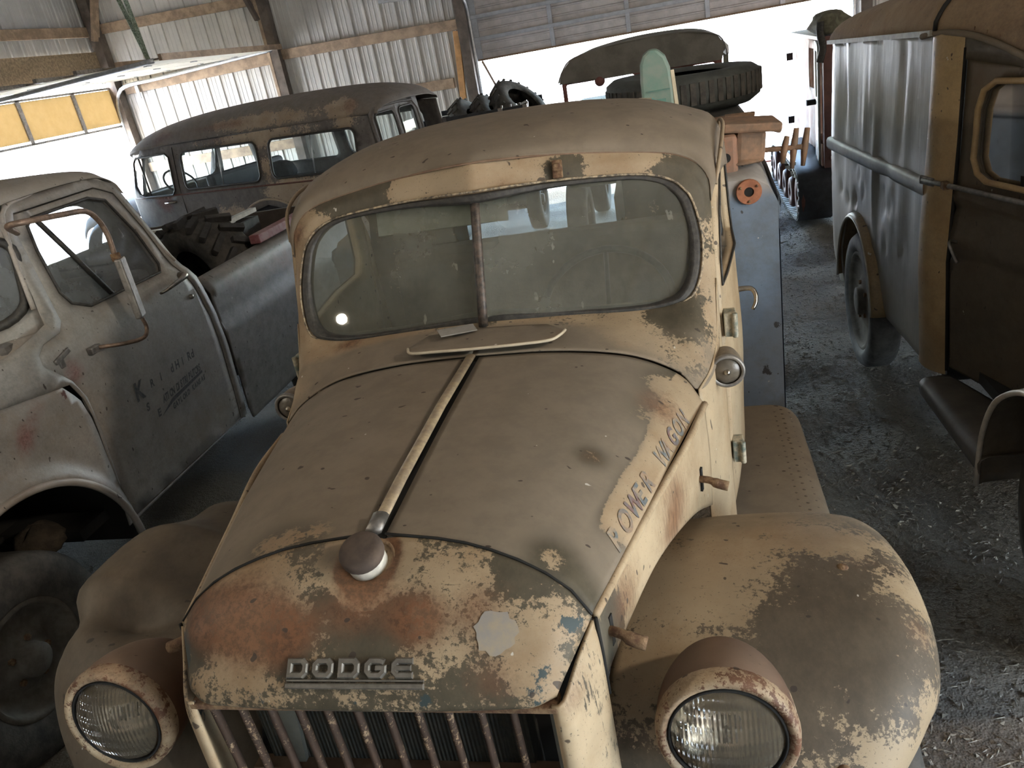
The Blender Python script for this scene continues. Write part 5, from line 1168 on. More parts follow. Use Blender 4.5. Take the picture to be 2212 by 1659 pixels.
    for y in (.06, Wd - .06):
        rows = [[(-4.35 + r * math.cos(a), y + dy, .42 + r * math.sin(a)) for a in np.linspace(.1, 3.0, 14)] for dy, r in ((-.14, .50), (-.10, .56), (.0, .58), (.12, .58))]
        grid('front_fender', loft(rows, 8, 24), p, T, fn=wear(.3, .1, 0, .3), solid=.005, sol_off=0)
        for x in (-4.35, -1.6):
            V, F = latheVF([(.20, -.08), (.30, -.10), (.36, -.07), (.37, 0), (.36, .07), (.30, .10), (.20, .08)], (x, y + (.06 if y < .5 else -.06), .37), (0, 1, 0), 32); w_ = mk('wheel', V, F, M['tyre'], T)
            lathe('wheel_disc', [(.205, 0), (.12, .02), (0, .02)], (x, y + (.0 if y < .5 else .0), .37), (0, -1 if y < .5 else 1, 0), M['rimp'], w_)
    b = B(); b.box((-2.0, Wd / 2, .47), (3.6, Wd - .1, .05)); b.obj('cabin_floor', M['black'], T)
    b = B(); b.box((-2.7, Wd / 2, .95), (.5, 1.2, .14)); b.box((-2.48, Wd / 2, 1.17), (.12, 1.2, .40)); b.obj('front_seat', simple('wagon_seat', (.045, .045, .055), .7), T, bevel=.04)
    b = B(); b.lathe([(0, .0), (.16, .02), (.18, .1), (.12, .2), (0, .22)], (-1.85, .6, 1.16), (0, 0, 1), 16); b.box((-1.8, .6, .85), (.7, 1.0, .6)); b.obj('rear_seat', simple('wagon_rear_seat', (.06, .06, .07), .8), T, bevel=.04)
    ct = np.array((-3.28, .38, 1.29)); a_ = np.array((.75, 0, .66)); v_ = np.cross(a_, (0, 1.0, 0))
    tube('steering_wheel', [ct + .20 * (math.cos(t_) * np.array((0, 1.0, 0)) + math.sin(t_) * v_) for t_ in np.linspace(0, 6.283, 36, endpoint=False)], .013, M['rubber'], T, closed=True)
    b = B(); b.box((-3.48, .62, 1.60), (.03, .24, .07)); b.obj('rear_view_mirror', simple('mirror_back_green', (.10, .16, .13), .4), T, bevel=.015)
    b = B(); b.box((-3.62, Wd / 2, 1.17), (.2, 1.2, .12)); b.obj('dashboard', M['rimp'], T, bevel=.03)
    return T
build_wagon()
# ================================================================ dented silver panel van on the right
def build_van():
    T = thing('panel_van', 'dented silver grey panel van with tan cab, at the right edge', 'van', (2.4, 4.2, 0), off=True)
    m, nt, p_ = mat_new('dented_silver_paint'); n = N(nt); co = n.coord()
    f = n.noise(co, 3, 8, .6); c = n.mix(n.ss(f, .3, .7), (.40, .385, .34), (.30, .275, .235)); sp = n.ss(n.noise(co, 50, 4, .7), .62, .7)
    n.lk(n.mix(n.math('MULTIPLY', sp, .4), c, (.16, .12, .09)), p_.inputs['Base Color']); p_.inputs['Metallic'].default_value = .30; p_.inputs['Roughness'].default_value = .42
    n.lk(n.bump(n.noise(n.coord('Object', (1, 1.6, .35)), 7, 3, .5), .14, .03), p_.inputs['Normal'])
    sil = m
    tanm = paint('tan_cab_paint', (.24, .175, .10), (.45, .31, .15), dustc=(.24, .19, .14), rust=(.22, .10, .05), rough=.45, soft=.3)
    roofm = paint('brown_roof_paint', (.19, .125, .08), (.34, .24, .14), dustc=(.25, .20, .15), rust=(.25, .12, .06), rough=.8, soft=.25)
    dk = paint('dark_cab_paint', (.095, .075, .052), (.15, .115, .075), dustc=(.17, .135, .095), rough=.45, soft=.3)
    P0 = np.array((1.590, 3.632)); P1 = np.array((1.515, 5.45)); L = np.linalg.norm(P1 - P0); D = (P1 - P0) / L; Nn = np.array((-D[1], D[0]))  # outward = -x
    rs = np.random.default_rng(3)
    dents = [(rs.uniform(.05, 1.8), rs.uniform(.5, 1.85), rs.uniform(.03, .10), rs.uniform(.12, .4), rs.normal(0, .0065)) for _ in range(34)] + [(rs.uniform(.1, 1.75), rs.uniform(.6, 1.3), .03, .05, -.012) for _ in range(14)]
    def side(s, z):
        b_ = .0
        for (a, c_, ra, rc, h) in dents: b_ += h * math.exp(-((s - a) / ra) ** 2 - ((z - c_) / rc) ** 2)
        b_ += .05 * max(0, s - 1.72) * -1.6 - .10 * max(0, .55 - z) + .012 * math.sin(max(0, min(1, (z - .4) / 1.4)) * math.pi)
        q = P0 + D * s + Nn * b_; return (q[0], q[1], z)
    ztop = lambda s: 1.893 - .078 * s / L
    outl = [(0, .47), (.0, 1.893)] + [(s, ztop(s)) for s in (.5, 1.0, 1.5)] + [(L, 1.815), (L + .01, 1.0), (L, .50), (L - .10, .34), (1.60, .36), (1.55, .62), (1.42, .82), (1.18, .92), (.92, .86), (.74, .70), (.62, .47)]
    panel('box_side', outl, [], side, sil, T, step=.03, solid=.006, sol_off=0, label='dented silver box side')
    # far side, back
    panel('box_side', outl, [], lambda s, z: (4.0 + (1.6 - side(s, z)[0]) * .5 - .75, side(s, z)[1], z), sil, T, step=.12)
    b = B(); b.box((2.4, 5.46, 1.15), (1.72, .03, 1.4)); b.obj('box_back', sil, T)
    # belt rail
    A = np.array([np.array(side(s, 1.288 - .060 * s / L)) + (0, 0, 0) for s in np.linspace(.0, L - .005, 30)]); A[:, 0] = np.interp(np.linspace(0, 1, 30), [0, 1], [P0[0], P1[0]]) - .012
    sec = [(-.0, -.038), (-.018, -.034), (-.026, -.018), (-.027, .018), (-.018, .034), (0, .038)]
    Gr = np.array([[a + (q[0] + (.012 * math.exp(-((i - 9) / 1.2) ** 2)), 0, q[1]) for q in sec] for i, a in enumerate(A)])
    grid('belt_rail', Gr, simple('belt_rail_grey', (.30, .29, .28), .5, .4, .25, 14, .06), T, flip=True, label='half round belt rail with a dent')
    ngon('belt_rail_end', [A[0] + (q[0], -.002, q[1]) for q in sec], M['brown'], T)
    tube('corner_bead', [(1.588, 3.628, .47), (1.583, 3.628, 1.0), (1.588, 3.628, 1.5), (1.584, 3.628, 1.893)], .006, sil, T, n=6)
    b = B(); b.bar((1.572, 3.625, 1.900), (1.505, 5.46, 1.820), .035, .022); b.obj('eave_strip', simple('eave_strip_grey', (.36, .34, .28), .5, .3, .3, 20, .05), T)
    # roof over the box
    fr = [(1.572, 3.62, 1.905), (1.580, 3.62, 1.95), (1.64, 3.62, 2.025), (1.78, 3.62, 2.075), (2.0, 3.62, 2.10), (2.4, 3.62, 2.115), (2.9, 3.62, 2.08), (3.18, 3.62, 1.98), (3.22, 3.62, 1.9)]
    bk = [(1.505, 5.42, 1.825), (1.512, 5.42, 1.855), (1.57, 5.42, 1.915), (1.72, 5.42, 1.962), (1.95, 5.42, 1.985), (2.4, 5.42, 1.99), (2.9, 5.42, 1.96), (3.2, 5.42, 1.88), (3.24, 5.42, 1.82)]
    md = [tuple((np.array(a) + np.array(c_)) / 2 + (0, 0, .018 if 1 < i < 7 else 0)) for i, (a, c_) in enumerate(zip(fr, bk))]
    en = [(1.53, 5.47, 1.80), (1.56, 5.475, 1.815), (1.62, 5.475, 1.86), (1.75, 5.475, 1.90), (2.0, 5.475, 1.92), (2.4, 5.475, 1.93), (2.9, 5.475, 1.9), (3.16, 5.475, 1.84), (3.2, 5.47, 1.80)]
    rfn = wear(.45, .28, 0, .25, T=[(1.58, 4.4, 1.95, .2, .25, (.4, 5, 1))], R=[(1.8, 4.0, 2.0, .3, .3)])
    grid('box_roof', loft([fr, md, bk, en], 40, 50), roofm, T, flip=True, fn=rfn, solid=.005, label='brown weathered van roof')
    # cab plane
    def cab(y, z, o=0.0):
        x = 1.60 + .31 * (3.6 - y); tz = .05 * max(0, z - 1.3) ** 1.0 * .25; bul = .02 * math.exp(-((z - 1.0) / .35) ** 2)
        return (x + tz - bul - o * .955, y - o * .296, z)
    # cab roof tapering forward
    rows = []
    for y, xo, ze, zc in ((3.63, 1.575, 1.905, 2.115), (3.45, 1.638, 1.893, 2.10), (3.18, 1.722, 1.825, 2.06), (2.9, 1.80, 1.74, 1.98), (2.7, 1.86, 1.70, 1.86)):
        rows.append([(xo, y, ze), (xo + .01, y, ze + .05), (xo + .07, y, ze + (zc - ze) * .6), (xo + .2, y, ze + (zc - ze) * .86), (2.4, y, zc), (4.8 - xo - .2, y, ze + (zc - ze) * .86), (4.8 - xo - .05, y, ze + .05), (4.8 - xo, y, ze)])
    grid('cab_roof', loft(rows, 30, 44), roofm, T, fn=rfn, solid=.005)
    tube('roof_joint', [np.array(q) + (-.004, -.012, .002) for q in cr(fr[:6], 30)], .008, M['black'], T, n=6)
    rail = cr([(1.560, 3.70, 1.888), (1.600, 3.60, 1.899), (1.645, 3.44, 1.889), (1.69, 3.30, 1.858), (1.735, 3.16, 1.812), (1.80, 2.95, 1.74)], 36)
    tube('drip_rail', rail + (-.014, -.006, 0), .012, dk, T, n=8, attrs={'tan': [.9] * 288, 'dust': [.6] * 288})
    b = B()
    for q in rail[4::3]: b.box(q + (.0, 0, .022), (.012, .012, .012))
    tag(b.obj('drip_rail_rivet', M['rust'], T), kind='stuff')
    # B pillar, header, door with window
    G = np.array([[np.array(cab(3.672 - .19 * t, z, .028 * math.sin(t * math.pi) ** .8 + .004)) for t in np.linspace(0, 1, 14)] for z in np.linspace(.48, 1.895, 24)])
    pf = wear(.62, .06, 0, .1, D=[(1.6, 3.6, .5, .25, .4)])
    grid('cab_pillar', G, tanm, T, fn=pf, flip=True, label='rounded tan corner pillar of the cab')
    panel('door_header', [(3.50, 1.80), (3.50, 1.885), (3.44, 1.889), (3.30, 1.858), (3.16, 1.812), (2.95, 1.74), (2.95, 1.70), (3.2, 1.775)], [], cab, dk, T, step=.05, attr=wear(.3, 0, 0, .2), solid=.004, sol_off=0)
    win = [(3.10, 1.36), (3.30, 1.362), (3.355, 1.385), (3.385, 1.44), (3.385, 1.62), (3.36, 1.69), (3.30, 1.725), (3.12, 1.73), (2.75, 1.68), (2.65, 1.60), (2.65, 1.40), (2.70, 1.36)]
    door = [(3.475, .52), (3.475, 1.795), (3.2, 1.77), (2.95, 1.70), (2.6, 1.66), (2.52, 1.4), (2.50, .52)]
    def dp(y, z):
        o = -.006 + (.014 * math.exp(-((z - 1.285) / .03) ** 2)) - .012 * math.exp(-((z - 1.235) / .014) ** 2) + (.010 * math.exp(-((z - 1.10) / .05) ** 2)) - .010 * math.exp(-((z - 1.035) / .012) ** 2)
        return cab(y, z, o)
    d = panel('door', door, [win], dp, dk, T, step=.028, attr=wear(.35, 0, 0, .2, T=[(1.66, 3.4, 1.75, .2, .3), (1.68, 3.38, 1.35, .1, .3)]), solid=.02, sol_off=1, label='dark tan van door')
    panel('window_glass', win, [], lambda y, z: cab(y, z, -.02), glass('van_window_glass', .12, (.25, .3, .32), (.1, .1, .1), .06, 3.0, 1.25), d, step=.2)
    tube('window_frame', [cab(y, z, .004) for y, z in dens(win, .05)], .012, tanm, d, n=8, closed=True, attrs={'tan': [.6] * (8 * len(dens(win, .05)))})
    tube('door_gap', [cab(3.482, z, .0) for z in (.5, 1.0, 1.5, 1.84)], .007, M['black'], T, n=6)
    tube('door_handle', cr([cab(3.43, 1.10, .0), cab(3.43, 1.105, .035), cab(3.40, 1.06, .035), cab(3.38, 1.03, .03)], 14), .007, M['dullmetal'], d, n=8)
    # grab rod across the door
    rod = [np.array(cab(y, 1.326, .03)) for y in (3.64, 3.50, 3.3, 3.0, 2.8)]
    tube('grab_rod', rod, .011, M['dullmetal'], T, n=8, label='long steel rod across the van door')
    b = B(); b.bar(rod[0] + (-.004, .02, 0), rod[0] * .45 + rod[1] * .55, .016, .036); b.obj('rod_end', M['dullmetal'], T, bevel=.006)
    b = B(); b.bar(rod[1] + (0, .012, 0), rod[1] - (0, .03, 0), .026, .03); b.obj('rod_clamp', M['rust'], T, bevel=.004)
    # rear fender, wheel
    yc, zc_ = 4.76, .42
    rows = []
    for x, r in ((1.60, .49), (1.55, .495), (1.515, .49), (1.50, .48), (1.497, .468)):
        rows.append([(x, yc + r * math.cos(a), zc_ + r * math.sin(a) * 1.02) for a in np.linspace(.0, math.pi - .1, 16)])
    grid('rear_fender', loft(rows, 14, 36), tanm, T, fn=wear(.45, .1, 0, .15), flip=True, solid=.006, sol_off=0, label='narrow tan rear fender')
    tube('fender_lip', [(1.497, yc + .472 * math.cos(a), zc_ + .48 * math.sin(a)) for a in np.linspace(.0, math.pi - .1, 40)], .007, simple('bare_lip', (.5, .47, .42), .5, .3), T, n=6)
    make_wheel('wheel', (1.60, 4.755, .40), .40, .17, T, -1, rimr=.29, matt=simple('grey_dusty_tyre', (.10, .10, .10), .7, 0, .5, 14, .1))
    make_wheel('wheel', (3.10, 4.755, .40), .40, .17, T, 1, rimr=.29)
    B().box((2.1, 4.76, .62), (.9, 1.1, .5)).obj('wheel_well', M['black'], T)
    B().box((2.4, 4.5, .42), (1.45, 1.8, .06)).obj('box_floor', M['black'], T)
    # running board
    secr = [(0, .455), (.10, .456), (.02, .452)]
    rows = []
    for y, xo in ((3.50, 1.530), (3.2, 1.535), (2.85, 1.543), (2.78, 1.545)):
        xi_ = 1.62 + .31 * (3.6 - y)
        rows.append([(xi_, y, .468), (xo + .06, y, .466), (xo + .025, y, .462), (xo + .006, y, .448), (xo, y, .425), (xo + .006, y, .39)])
    grid('running_board', loft(rows, 24, 20), simple('van_running_board', (.10, .085, .07), .55, 0, .35, 10, .05), T, solid=.004, flip=True, sol_off=0, label='dark running board with rolled edge')
    # front fender arch and wheel
    arc = [(2.807, .33), (2.80, .45), (2.785, .56), (2.726, .69), (2.636, .785), (2.477, .875), (2.30, .905), (2.10, .875), (1.93, .77), (1.82, .6), (1.79, .4)]
    A2 = cr(np.array([(1.548, y, z) for y, z in arc]), 40)
    rows = [A2, A2 + (.03, 0, .012), A2 + (.2, 0, .03), A2 + (.42, 0, .05)]
    grid('front_fender', np.array(rows), dk, T, fn=wear(.3, 0, 0, .3), solid=.006, sol_off=0)
    tube('fender_lip', A2, .010, simple('bare_fender_lip', (.55, .5, .43), .5, .3), T, n=8)
    make_wheel('wheel', (1.72, 2.30, .40), .40, .17, T, -1, rimr=.29)
    make_wheel('wheel', (3.05, 2.30, .40), .40, .17, T, 1, rimr=.29)
    B().box((2.36, 2.32, .62), (.7, .9, .5)).obj('wheel_well', M['black'], T)
    # front end and cabin (outside the frame)
    rows = [[(1.86, y, .75), (1.90, y, z - .08), (2.4, y, z), (2.9, y, z - .08), (2.94, y, .75)] for y, z in ((2.66, 1.34), (2.2, 1.28), (1.75, 1.2), (1.62, 1.0))]
    grid('hood', loft(rows, 14, 24), dk, T, fn=wear(.3, 0, 0, .4), solid=.005)
    b = B(); b.box((2.4, 3.3, 1.15), (1.3, .3, .5)); b.box((2.4, 3.2, .55), (1.4, 1.3, .05)); b.box((2.4, 3.6, 1.2), (1.45, .03, 1.5)); b.obj('cab_interior', M['black'], T)
    mc = lambda y, z: (4.8 - cab(y, z)[0], y, z)
    panel('door', [(3.68, .5), (3.68, 1.88), (3.2, 1.77), (2.95, 1.70), (2.6, 1.66), (2.52, 1.4), (2.50, .52)], [win], mc, dk, T, step=.1, attr=wear(.3, 0, 0, .2))
    return T
build_van()
# ================================================================ things on the truck's utility box
t = thing('bench_vise', 'rusty bench vise with three-lobed handle on the blue utility box', 'vise', (.80, 3.30, 1.568), off=True)
va = simple('vise_rust_brown', (.16, .105, .07), .75, .2, .5, 18, .15, col2=(.26, .15, .09)); vo = simple('vise_orange_paint', (.26, .13, .08), .7, 0, .4, 24, .1, col2=(.2, .12, .08))
b = B(); b.lathe([(0, .022), (.085, .022), (.088, .03), (.05, .035), (.045, .05), (0, .05)], (.79, 3.30, 1.545), (0, 0, 1), 20); b.obj('base', va, t, smooth=True)
b = B(); b.box((.735, 3.28, 1.615), (.075, .15, .16), (.1, 0, .1)); b.obj('fixed_jaw', vo, t, bevel=.02)
b = B(); b.box((.82, 3.32, 1.625), (.12, .13, .13), (0, .1, .2)); b.obj('body', va, t, bevel=.02)
b = B(); b.box((.83, 3.30, 1.705), (.22, .17, .035), (.06, .12, .1)); b.box((.90, 3.28, 1.69), (.10, .06, .03), (0, .35, 0)); b.obj('anvil_plate', va, t, bevel=.008)
lathe('jaw_bore', [(.018, .0), (0, .001)], (.732, 3.198, 1.605), (0, -1, .1), M['black'], t, n=14)
b = B(); b.tube([(.86, 3.3, 1.60), (1.02, 3.27, 1.596)], .010, 8); b.obj('screw', va, t)
for x, l in ((.955, .05), (.99, .075), (1.03, .07)):
    b = B(); q = np.array((x, 3.28, 1.592)); b.tube([q + (-.008, 0, -l), q, q + (.012, 0, l)], [.008, .014, .010], 8); b.obj('handle_lobe', va, t, smooth=True)
t = thing('engine_block', 'dark greasy engine block under the flat tyre on the truck', 'engine', (.66, 4.25, 1.595), off=True)
b = B(); b.box((.68, 4.2, 1.634), (.40, .5, .076)); b.obj('block', simple('greasy_iron', (.06, .055, .05), .7, .2, .4, 16, .15), t, bevel=.02)
b = B(); b.tube([(.86, 3.95, 1.62), (.90, 3.90, 1.66), (.78, 3.92, 1.66)], .02, 8); b.box((.72, 3.93, 1.64), (.16, .05, .06)); b.obj('manifold', va, t)
t = thing('spare_tyre', 'dark tyre lying flat on the engine block behind the truck cab', 'tyre', (.60, 4.42, 1.68), off=True)
V, F = latheVF([(.22, -.07), (.25, -.085), (.34, -.088), (.385, -.055), (.392, .0), (.388, .06), (.35, .086), (.25, .085), (.22, .07)], (.605, 4.42, 1.778), (.03, .0, 1), 48)
mk('tyre', V, F, simple('sunlit_tyre', (.05, .055, .05), .7, 0, .4, 20, .15), t)
b = B()
for k in range(56):
    a = 2 * math.pi * k / 56; b.box((.605 + .388 * math.cos(a), 4.42 + .388 * math.sin(a), 1.778), (.012, .026, .10), (0, 0, a))
tag(b.obj('tread_block', M['tyre'], t), kind='stuff')
tl = simple('pale_green_enamel', (.13, .22, .18), .6, 0, .3, 10, .05, col2=(.20, .24, .20)); cr_ = simple('cream_enamel', (.55, .47, .33), .5, 0, .3, 10, .05); tq = simple('turquoise_enamel', (.10, .42, .42), .4, 0, .25, 12, .03)
t = thing('outboard_cover', 'tall pale green rounded housing standing behind the truck cab', 'cover', (.50, 3.62, 1.595), off=True)
prof = [(.425, 1.596), (.425, 1.90), (.43, 1.97), (.445, 2.005), (.47, 2.022), (.505, 2.020), (.535, 1.99), (.552, 1.94), (.558, 1.85), (.560, 1.596)]
V = [(x, y, z) for y in (3.58, 3.70) for x, z in prof]; k = len(prof)
mk('housing', V, [tuple(range(k))[::-1], tuple(range(k, 2 * k))] + [(i, (i + 1) % k, k + (i + 1) % k, k + i) for i in range(k)], tl, t, smooth=False, bevel=.012)
b = B(); b.bar((.556, 3.60, 1.93), (.575, 3.58, 1.60), .02, .012); b.obj('edge_strip', cr_, t)
b = B(); b.box((.50, 3.576, 1.86), (.09, .012, .004)); b.box((.50, 3.576, 1.80), (.05, .012, .05)); b.obj('vent_plate', simple('green_vent', (.12, .24, .2), .5), t)
t = thing('domed_cover', 'low rounded cream and turquoise cover just above the cab roof', 'cover', (.42, 3.42, 1.58), off=True)
prof = [(.31, 1.59), (.312, 1.80), (.325, 1.832), (.36, 1.848), (.42, 1.852), (.47, 1.845), (.505, 1.825), (.53, 1.79), (.545, 1.74), (.55, 1.596)]
for nm, a, c_, mm in (('shell', 0, 5, simple('shell_grey_green', (.33, .34, .28), .5, 0, .3, 14, .05)), ('cream_band', 4, 6, cr_), ('turquoise_end', 5, 10, tq)):
    q = prof[a:c_] + [(prof[c_ - 1][0], 1.59), (prof[a][0], 1.596)]; V = [(x, y, z) for y in (3.38, 3.46) for x, z in q]; k = len(q)
    mk(nm, V, [tuple(range(k))[::-1], tuple(range(k, 2 * k))] + [(i, (i + 1) % k, k + (i + 1) % k, k + i) for i in range(k)], mm, t, smooth=False)
# ================================================================ canvas-topped truck before the rear door
t = thing('canvas_top_truck', 'old truck with canvas roof and red window frames before the open rear door', 'truck', (.30, 9.0, 0), off=True)
cv = simple('weathered_canvas', (.20, .19, .165), .9, 0, .3, 5, .3); rf = simple('faded_red_frame', (.20, .075, .065), .6, 0, .3, 14, .08); dkg = simple('olive_body', (.14, .14, .10), .6, 0, .3, 8, .05)
rows = []
for y in (8.16, 8.3, 8.9, 9.6, 9.75):
    e = .0
    rows.append([(-.515, y, 1.70), (-.47, y, 1.79), (-.36, y, 1.895 + e), (-.05, y, 1.945 + e), (.33, y, 1.965 + e), (.75, y, 1.945 + e), (1.0, y, 1.88 + e), (1.06, y, 1.78), (1.07, y, 1.70)])
grid('canvas_roof', loft(rows, 20, 40), cv, t, flip=True, solid=.01)
panel('canvas_end', [(-.515, 1.685), (-.47, 1.80), (-.36, 1.905), (-.05, 1.957), (.33, 1.977), (.75, 1.957), (1.0, 1.89), (1.06, 1.78), (1.03, 1.665)], [], lambda u, v: (u, 8.165 + .015 * math.sin(u * 9), v), cv, t, step=.08)
fo = [(-.49, 1.42), (1.03, 1.42), (1.03, 1.70), (-.49, 1.70)]
hs = [rrect(-.45, 1.45, .212, 1.672, .02), rrect(.29, 1.45, .37, 1.665, .012), rrect(.645, 1.45, .962, 1.655, .02)]
panel('window_frame', fo, hs, lambda u, v: (u, 8.2, v), rf, t, step=.1, solid=.03, sol_off=0)
for h in hs: panel('window_pane', h, [], lambda u, v: (u, 8.205, v), M['pane'], t, step=.3)
b = B(); b.bar((-.16, 8.17, 1.65), (-.41, 8.17, 1.50), .006, .006); b.obj('wiper_arm', M['black'], t)
lathe('wiper_motor', [(0, -.03), (.04, -.03), (.05, 0), (.05, .02), (0, .02)], (-.12, 8.18, 1.66), (0, 1, 0), rf, t, n=18)
b = B(); b.bar((1.10, 8.6, .9), (1.09, 8.6, 1.74), .05, .05, (0, 1, 0)); b.obj('canopy_bow', dkg, t)
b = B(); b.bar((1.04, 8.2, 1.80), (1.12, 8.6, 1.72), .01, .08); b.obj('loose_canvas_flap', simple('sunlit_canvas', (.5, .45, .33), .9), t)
for nm, c_, s in (('cab_body', (.29, 8.9, 1.12), (1.54, 1.2, .62)), ('hood', (.29, 10.1, 1.0), (.9, 1.2, .5)), ('cargo_bed', (.29, 7.75, .95), (1.5, .7, .3))): b = B(); b.box(c_, s); b.obj(nm, dkg, t, bevel=.05)
for x in (-.42, 1.0):
    for y in (7.75, 10.1): make_wheel('wheel', (x, y, .42), .42, .2, t, 1 if x > 0 else -1)
# ================================================================ trailer with tyres
t = thing('stake_trailer', 'low trailer with dark plank sides by the rear door, tyres in it', 'trailer', (-1.7, 9.46, 0), off=True)
pk = simple('black_plank', (.035, .038, .045), .7, 0, .4, 8, .1)
for z in (1.05, 1.21, 1.37, 1.475):
    b = B(); b.box((-1.65, 8.98, z), (1.30, .03, .13 if z < 1.4 else .06)); b.obj('side_plank', pk, t, bevel=.004)
    b = B(); b.box((-1.65, 10.16, z), (1.30, .03, .13 if z < 1.4 else .06)); b.obj('side_plank', pk, t, bevel=.004)
b = B(); b.box((-1.65, 9.56, .93), (1.34, 1.25, .06)); b.obj('deck', pk, t)
for x in (-2.28, -1.95, -1.3, -1.02):
    b = B(); b.box((x, 8.955, 1.2), (.05, .03, .62)); b.obj('stake', M['dullmetal'], t)
for k, x in enumerate((-1.30, -1.2, -1.1, -1.01)):
    b = B(); b.bar((x, 9.02, 1.40), (x + .01, 9.02, 1.53), .02, .02, (0, 1, 0)); b.obj('rack_post', M['dullmetal'], t)
b = B(); b.bar((-1.33, 9.02, 1.44), (-1.0, 9.02, 1.535), .02, .02); b.obj('rack_rail', M['steel'], t)
for x in (-2.15, -1.15): make_wheel('wheel', (x, 9.56, .36), .36, .18, t, 1 if x > -1.6 else -1)
b = B(); b.box((-1.65, 9.56, .80), (.8, 1.1, .18)); b.box((-1.65, 9.56, .5), (.9, .08, .45)); b.obj('chassis', M['black'], t)
def loose_tyre(c, ax, R, w, label):
    t = thing('loose_tyre', label, 'tyre', (c[0], c[1], .96), off=True, group='tyres on the trailer')
    V, F = latheVF([(R * .56, -w * .42), (R * .62, -w / 2), (R * .88, -w / 2), (R * .985, -w * .36), (R, 0), (R * .985, w * .36), (R * .88, w / 2), (R * .62, w / 2), (R * .56, w * .42)], c, ax, 40); mk('tyre', V, F, M['tyre'], t)
    ax = np.array(ax, float) / np.linalg.norm(ax); u, v = frame(ax); b = B()
    for k in range(40):
        a = 2 * math.pi * k / 40; rad = math.cos(a) * u + math.sin(a) * v; b.box(np.array(c) + rad * R * .995 + ax * w * .2 * (1 if k % 2 else -1), (w * .5, .03, .02), R=np.stack([ax, np.cross(rad, ax), rad], 1))
    tag(b.obj('tread_block', M['tyre'], t), kind='stuff')
loose_tyre((-1.72, 9.42, 1.32), (.80, -.1, .55), .36, .18, 'leftmost of the leaning tyres on the trailer, lowest one')
loose_tyre((-1.44, 9.46, 1.34), (.72, -.1, .62), .36, .18, 'middle tyre leaning between two others on the trailer')
loose_tyre((-1.17, 9.5, 1.45), (.66, -.25, .70), .37, .20, 'rightmost tyre on the trailer, tilted highest against the bright doorway')
# ================================================================ tracked crawler behind the van
t = thing('tracked_crawler', 'boxy reddish tracked crawler with open doors beside the rear doorway', 'vehicle', (2.5, 9.2, 0), off=True)
wd = simple('faded_red_plywood', (.36, .20, .16), .8, 0, .35, 6, .15, col2=(.42, .33, .28)); dr = simple('dark_red_steel', (.12, .05, .04), .6, .2, .3, 10, .1); st = simple('pale_steel_sheet', (.42, .44, .42), .55, .2, .3, 12, .08)
b = B(); b.box((1.98, 9.75, 1.09), (.03, .95, 1.2)); b.obj('side_panel', wd, t)
b = B(); b.box((2.5, 10.2, 1.09), (1.05, .04, 1.2)); b.box((3.0, 9.2, 1.09), (.04, 2.0, 1.2)); b.box((2.5, 9.2, .52), (1.0, 2.0, .05)); b.obj('body_shell', wd, t)
b = B(); b.box((2.45, 9.2, 1.695), (1.1, 2.06, .03)); b.obj('roof_sheet', dr, t)
b = B(); b.box((1.97, 8.24, 1.05), (.09, .09, 1.32)); b.obj('corner_post', dr, t)
panel('side_door', [(8.30, .55), (8.75, .55), (8.75, 1.66), (8.30, 1.66)], [[(8.38, 1.22), (8.44, 1.15), (8.66, 1.15), (8.66, 1.58), (8.38, 1.58)]], lambda u, v: (1.955 - (8.75 - u) * .10, u, v), st, t, step=.12, solid=.02, label='open steel door with window hole')
panel('side_door', [(8.78, .62), (9.22, .62), (9.22, 1.66), (8.78, 1.66)], [[(8.86, 1.2), (9.14, 1.2), (9.14, 1.58), (8.86, 1.58)]], lambda u, v: (1.965, u, v), wd, t, step=.12, solid=.02)
b = B(); b.box((1.89, 8.66, 1.10), (.10, .05, .05)); b.obj('door_latch', M['black'], t)
for z in (.75, 1.45): b = B(); b.box((1.90, 10.22, z), (.07, .03, .08)); b.obj('hinge', M['black'], t)
b = B(); b.box((1.93, 8.40, .50), (.04, .3, .5)); b.obj('skirt', wd, t)
lp = cr(np.array([(0, 8.05, .30), (0, 8.16, .50), (0, 8.9, .56), (0, 9.9, .56), (0, 10.2, .44), (0, 10.24, .24), (0, 10.0, .06), (0, 9.2, .03), (0, 8.5, .03), (0, 8.15, .08)]), 60, closed=True)
G = np.array([lp + (x, 0, 0) for x in (1.66, 1.98)])
grid('track_belt', G, simple('track_rubber', (.03, .032, .04), .6, 0, .4, 20, .1), t, cv=True, solid=.02)
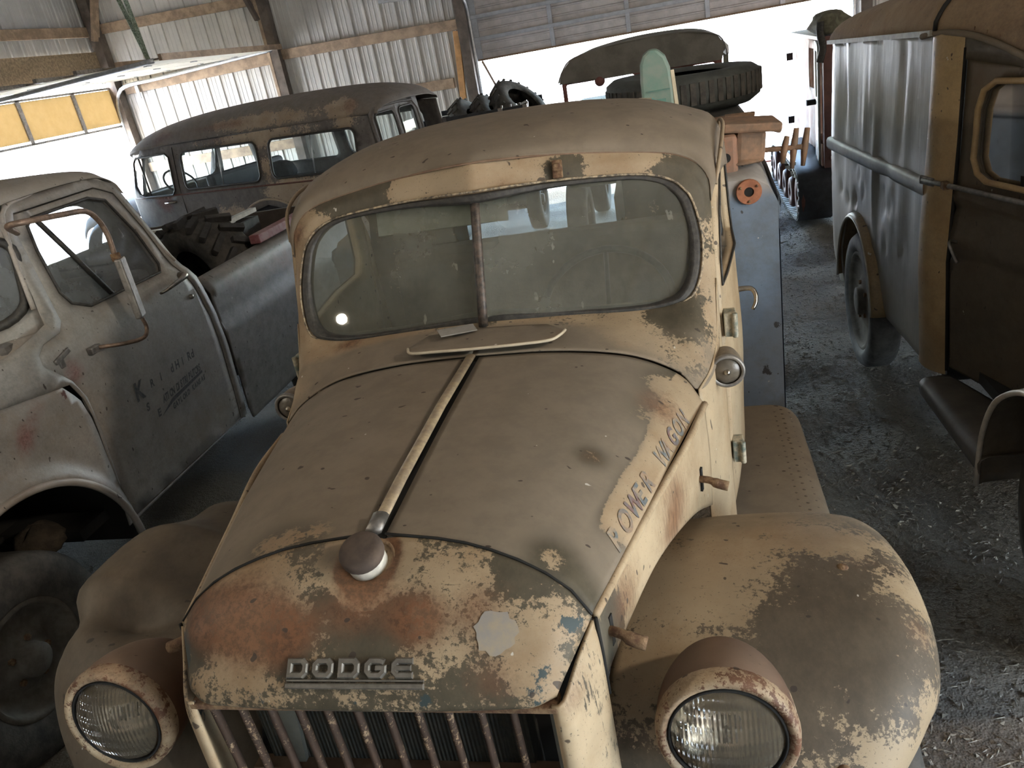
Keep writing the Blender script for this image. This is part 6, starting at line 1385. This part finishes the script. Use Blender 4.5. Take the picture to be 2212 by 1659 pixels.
for k in range(60):
    a, c_ = lp[k], lp[(k + 1) % 60]; m_ = (a + c_) / 2; d_ = (c_ - a) / np.linalg.norm(c_ - a); nn = np.cross((1, 0, 0), d_)
    o = B().box((0, 0, 0), (.34, .045, .025)).obj('track_cleat', st, t) if k == 0 else first.copy()
    if k == 0: first = o
    else: C.objects.link(o)
    ang = math.atan2(d_[2], d_[1]); o.matrix_basis = Matrix.Translation(Vector(m_ + (1.82, 0, 0) - nn * .012 - OFF[t])) @ Matrix.Rotation(ang, 4, 'X')
    if k == 0: first.data.transform(Matrix.Translation(Vector(OFF[t])))
for y, z, r in ((8.22, .28, .20), (8.75, .22, .16), (9.2, .22, .16), (9.65, .22, .16), (10.05, .28, .19)):
    V, F = latheVF([(r * .3, -.03), (r * .9, -.03), (r, 0), (r * .9, .03), (r * .3, .03)], (1.70, y, z), (1, 0, 0), 20, closed=True); mk('road_wheel', V, F, dr, t)
for s in (0, 1):
    o = B(); o.bar((1.64 + .36 * s, 8.15, .62), (1.64 + .36 * s, 10.1, .62), .03, .03); o.obj('track_guard_rail', M['steel'], t)
b = B(); b.box((3.0, 9.15, .3), (.34, 2.1, .52)); b.obj('far_track', M['tyre'], t, bevel=.1)
def bundle(label, c, s, seed):
    r_ = np.random.default_rng(seed); G = []
    for t_ in np.linspace(.02, 3.12, 12):
        row = []
        for p in np.linspace(0, 6.283, 20, endpoint=False):
            k = 1 + .22 * math.sin(3 * p + seed) + .15 * math.sin(5 * t_ + 2 * p); row.append((c[0] + s[0] * math.sin(t_) * math.cos(p) * k, c[1] + s[1] * math.sin(t_) * math.sin(p) * k, max(c[2] - s[2] * .7, c[2] + s[2] * math.cos(t_))))
        G.append(row)
    o = grid('tarp_bundle', np.array(G), simple('tarp_olive', (.16, .15, .10), .9, 0, .5, 12, .3), None, cv=True); tag(o, label, 'tarp')
bundle('crumpled olive tarp on the roof corner of the tracked crawler', (2.02, 8.45, 1.80), (.17, .2, .12), 1)
bundle('olive canvas roll on the van roof edge against the bright sky', (2.05, 5.9, 2.03), (.16, .12, .06), 4)
o = tube('torn_strap', cr([(1.90, 8.16, 1.84), (1.89, 8.14, 1.75), (1.91, 8.13, 1.62), (1.88, 8.12, 1.50)], 16), .035, M['rubber'], None, flat=.25); tag(o, 'torn black strap hanging from the crawler roof corner', 'strap')
# ================================================================ hanging lamps (seen only as reflections)
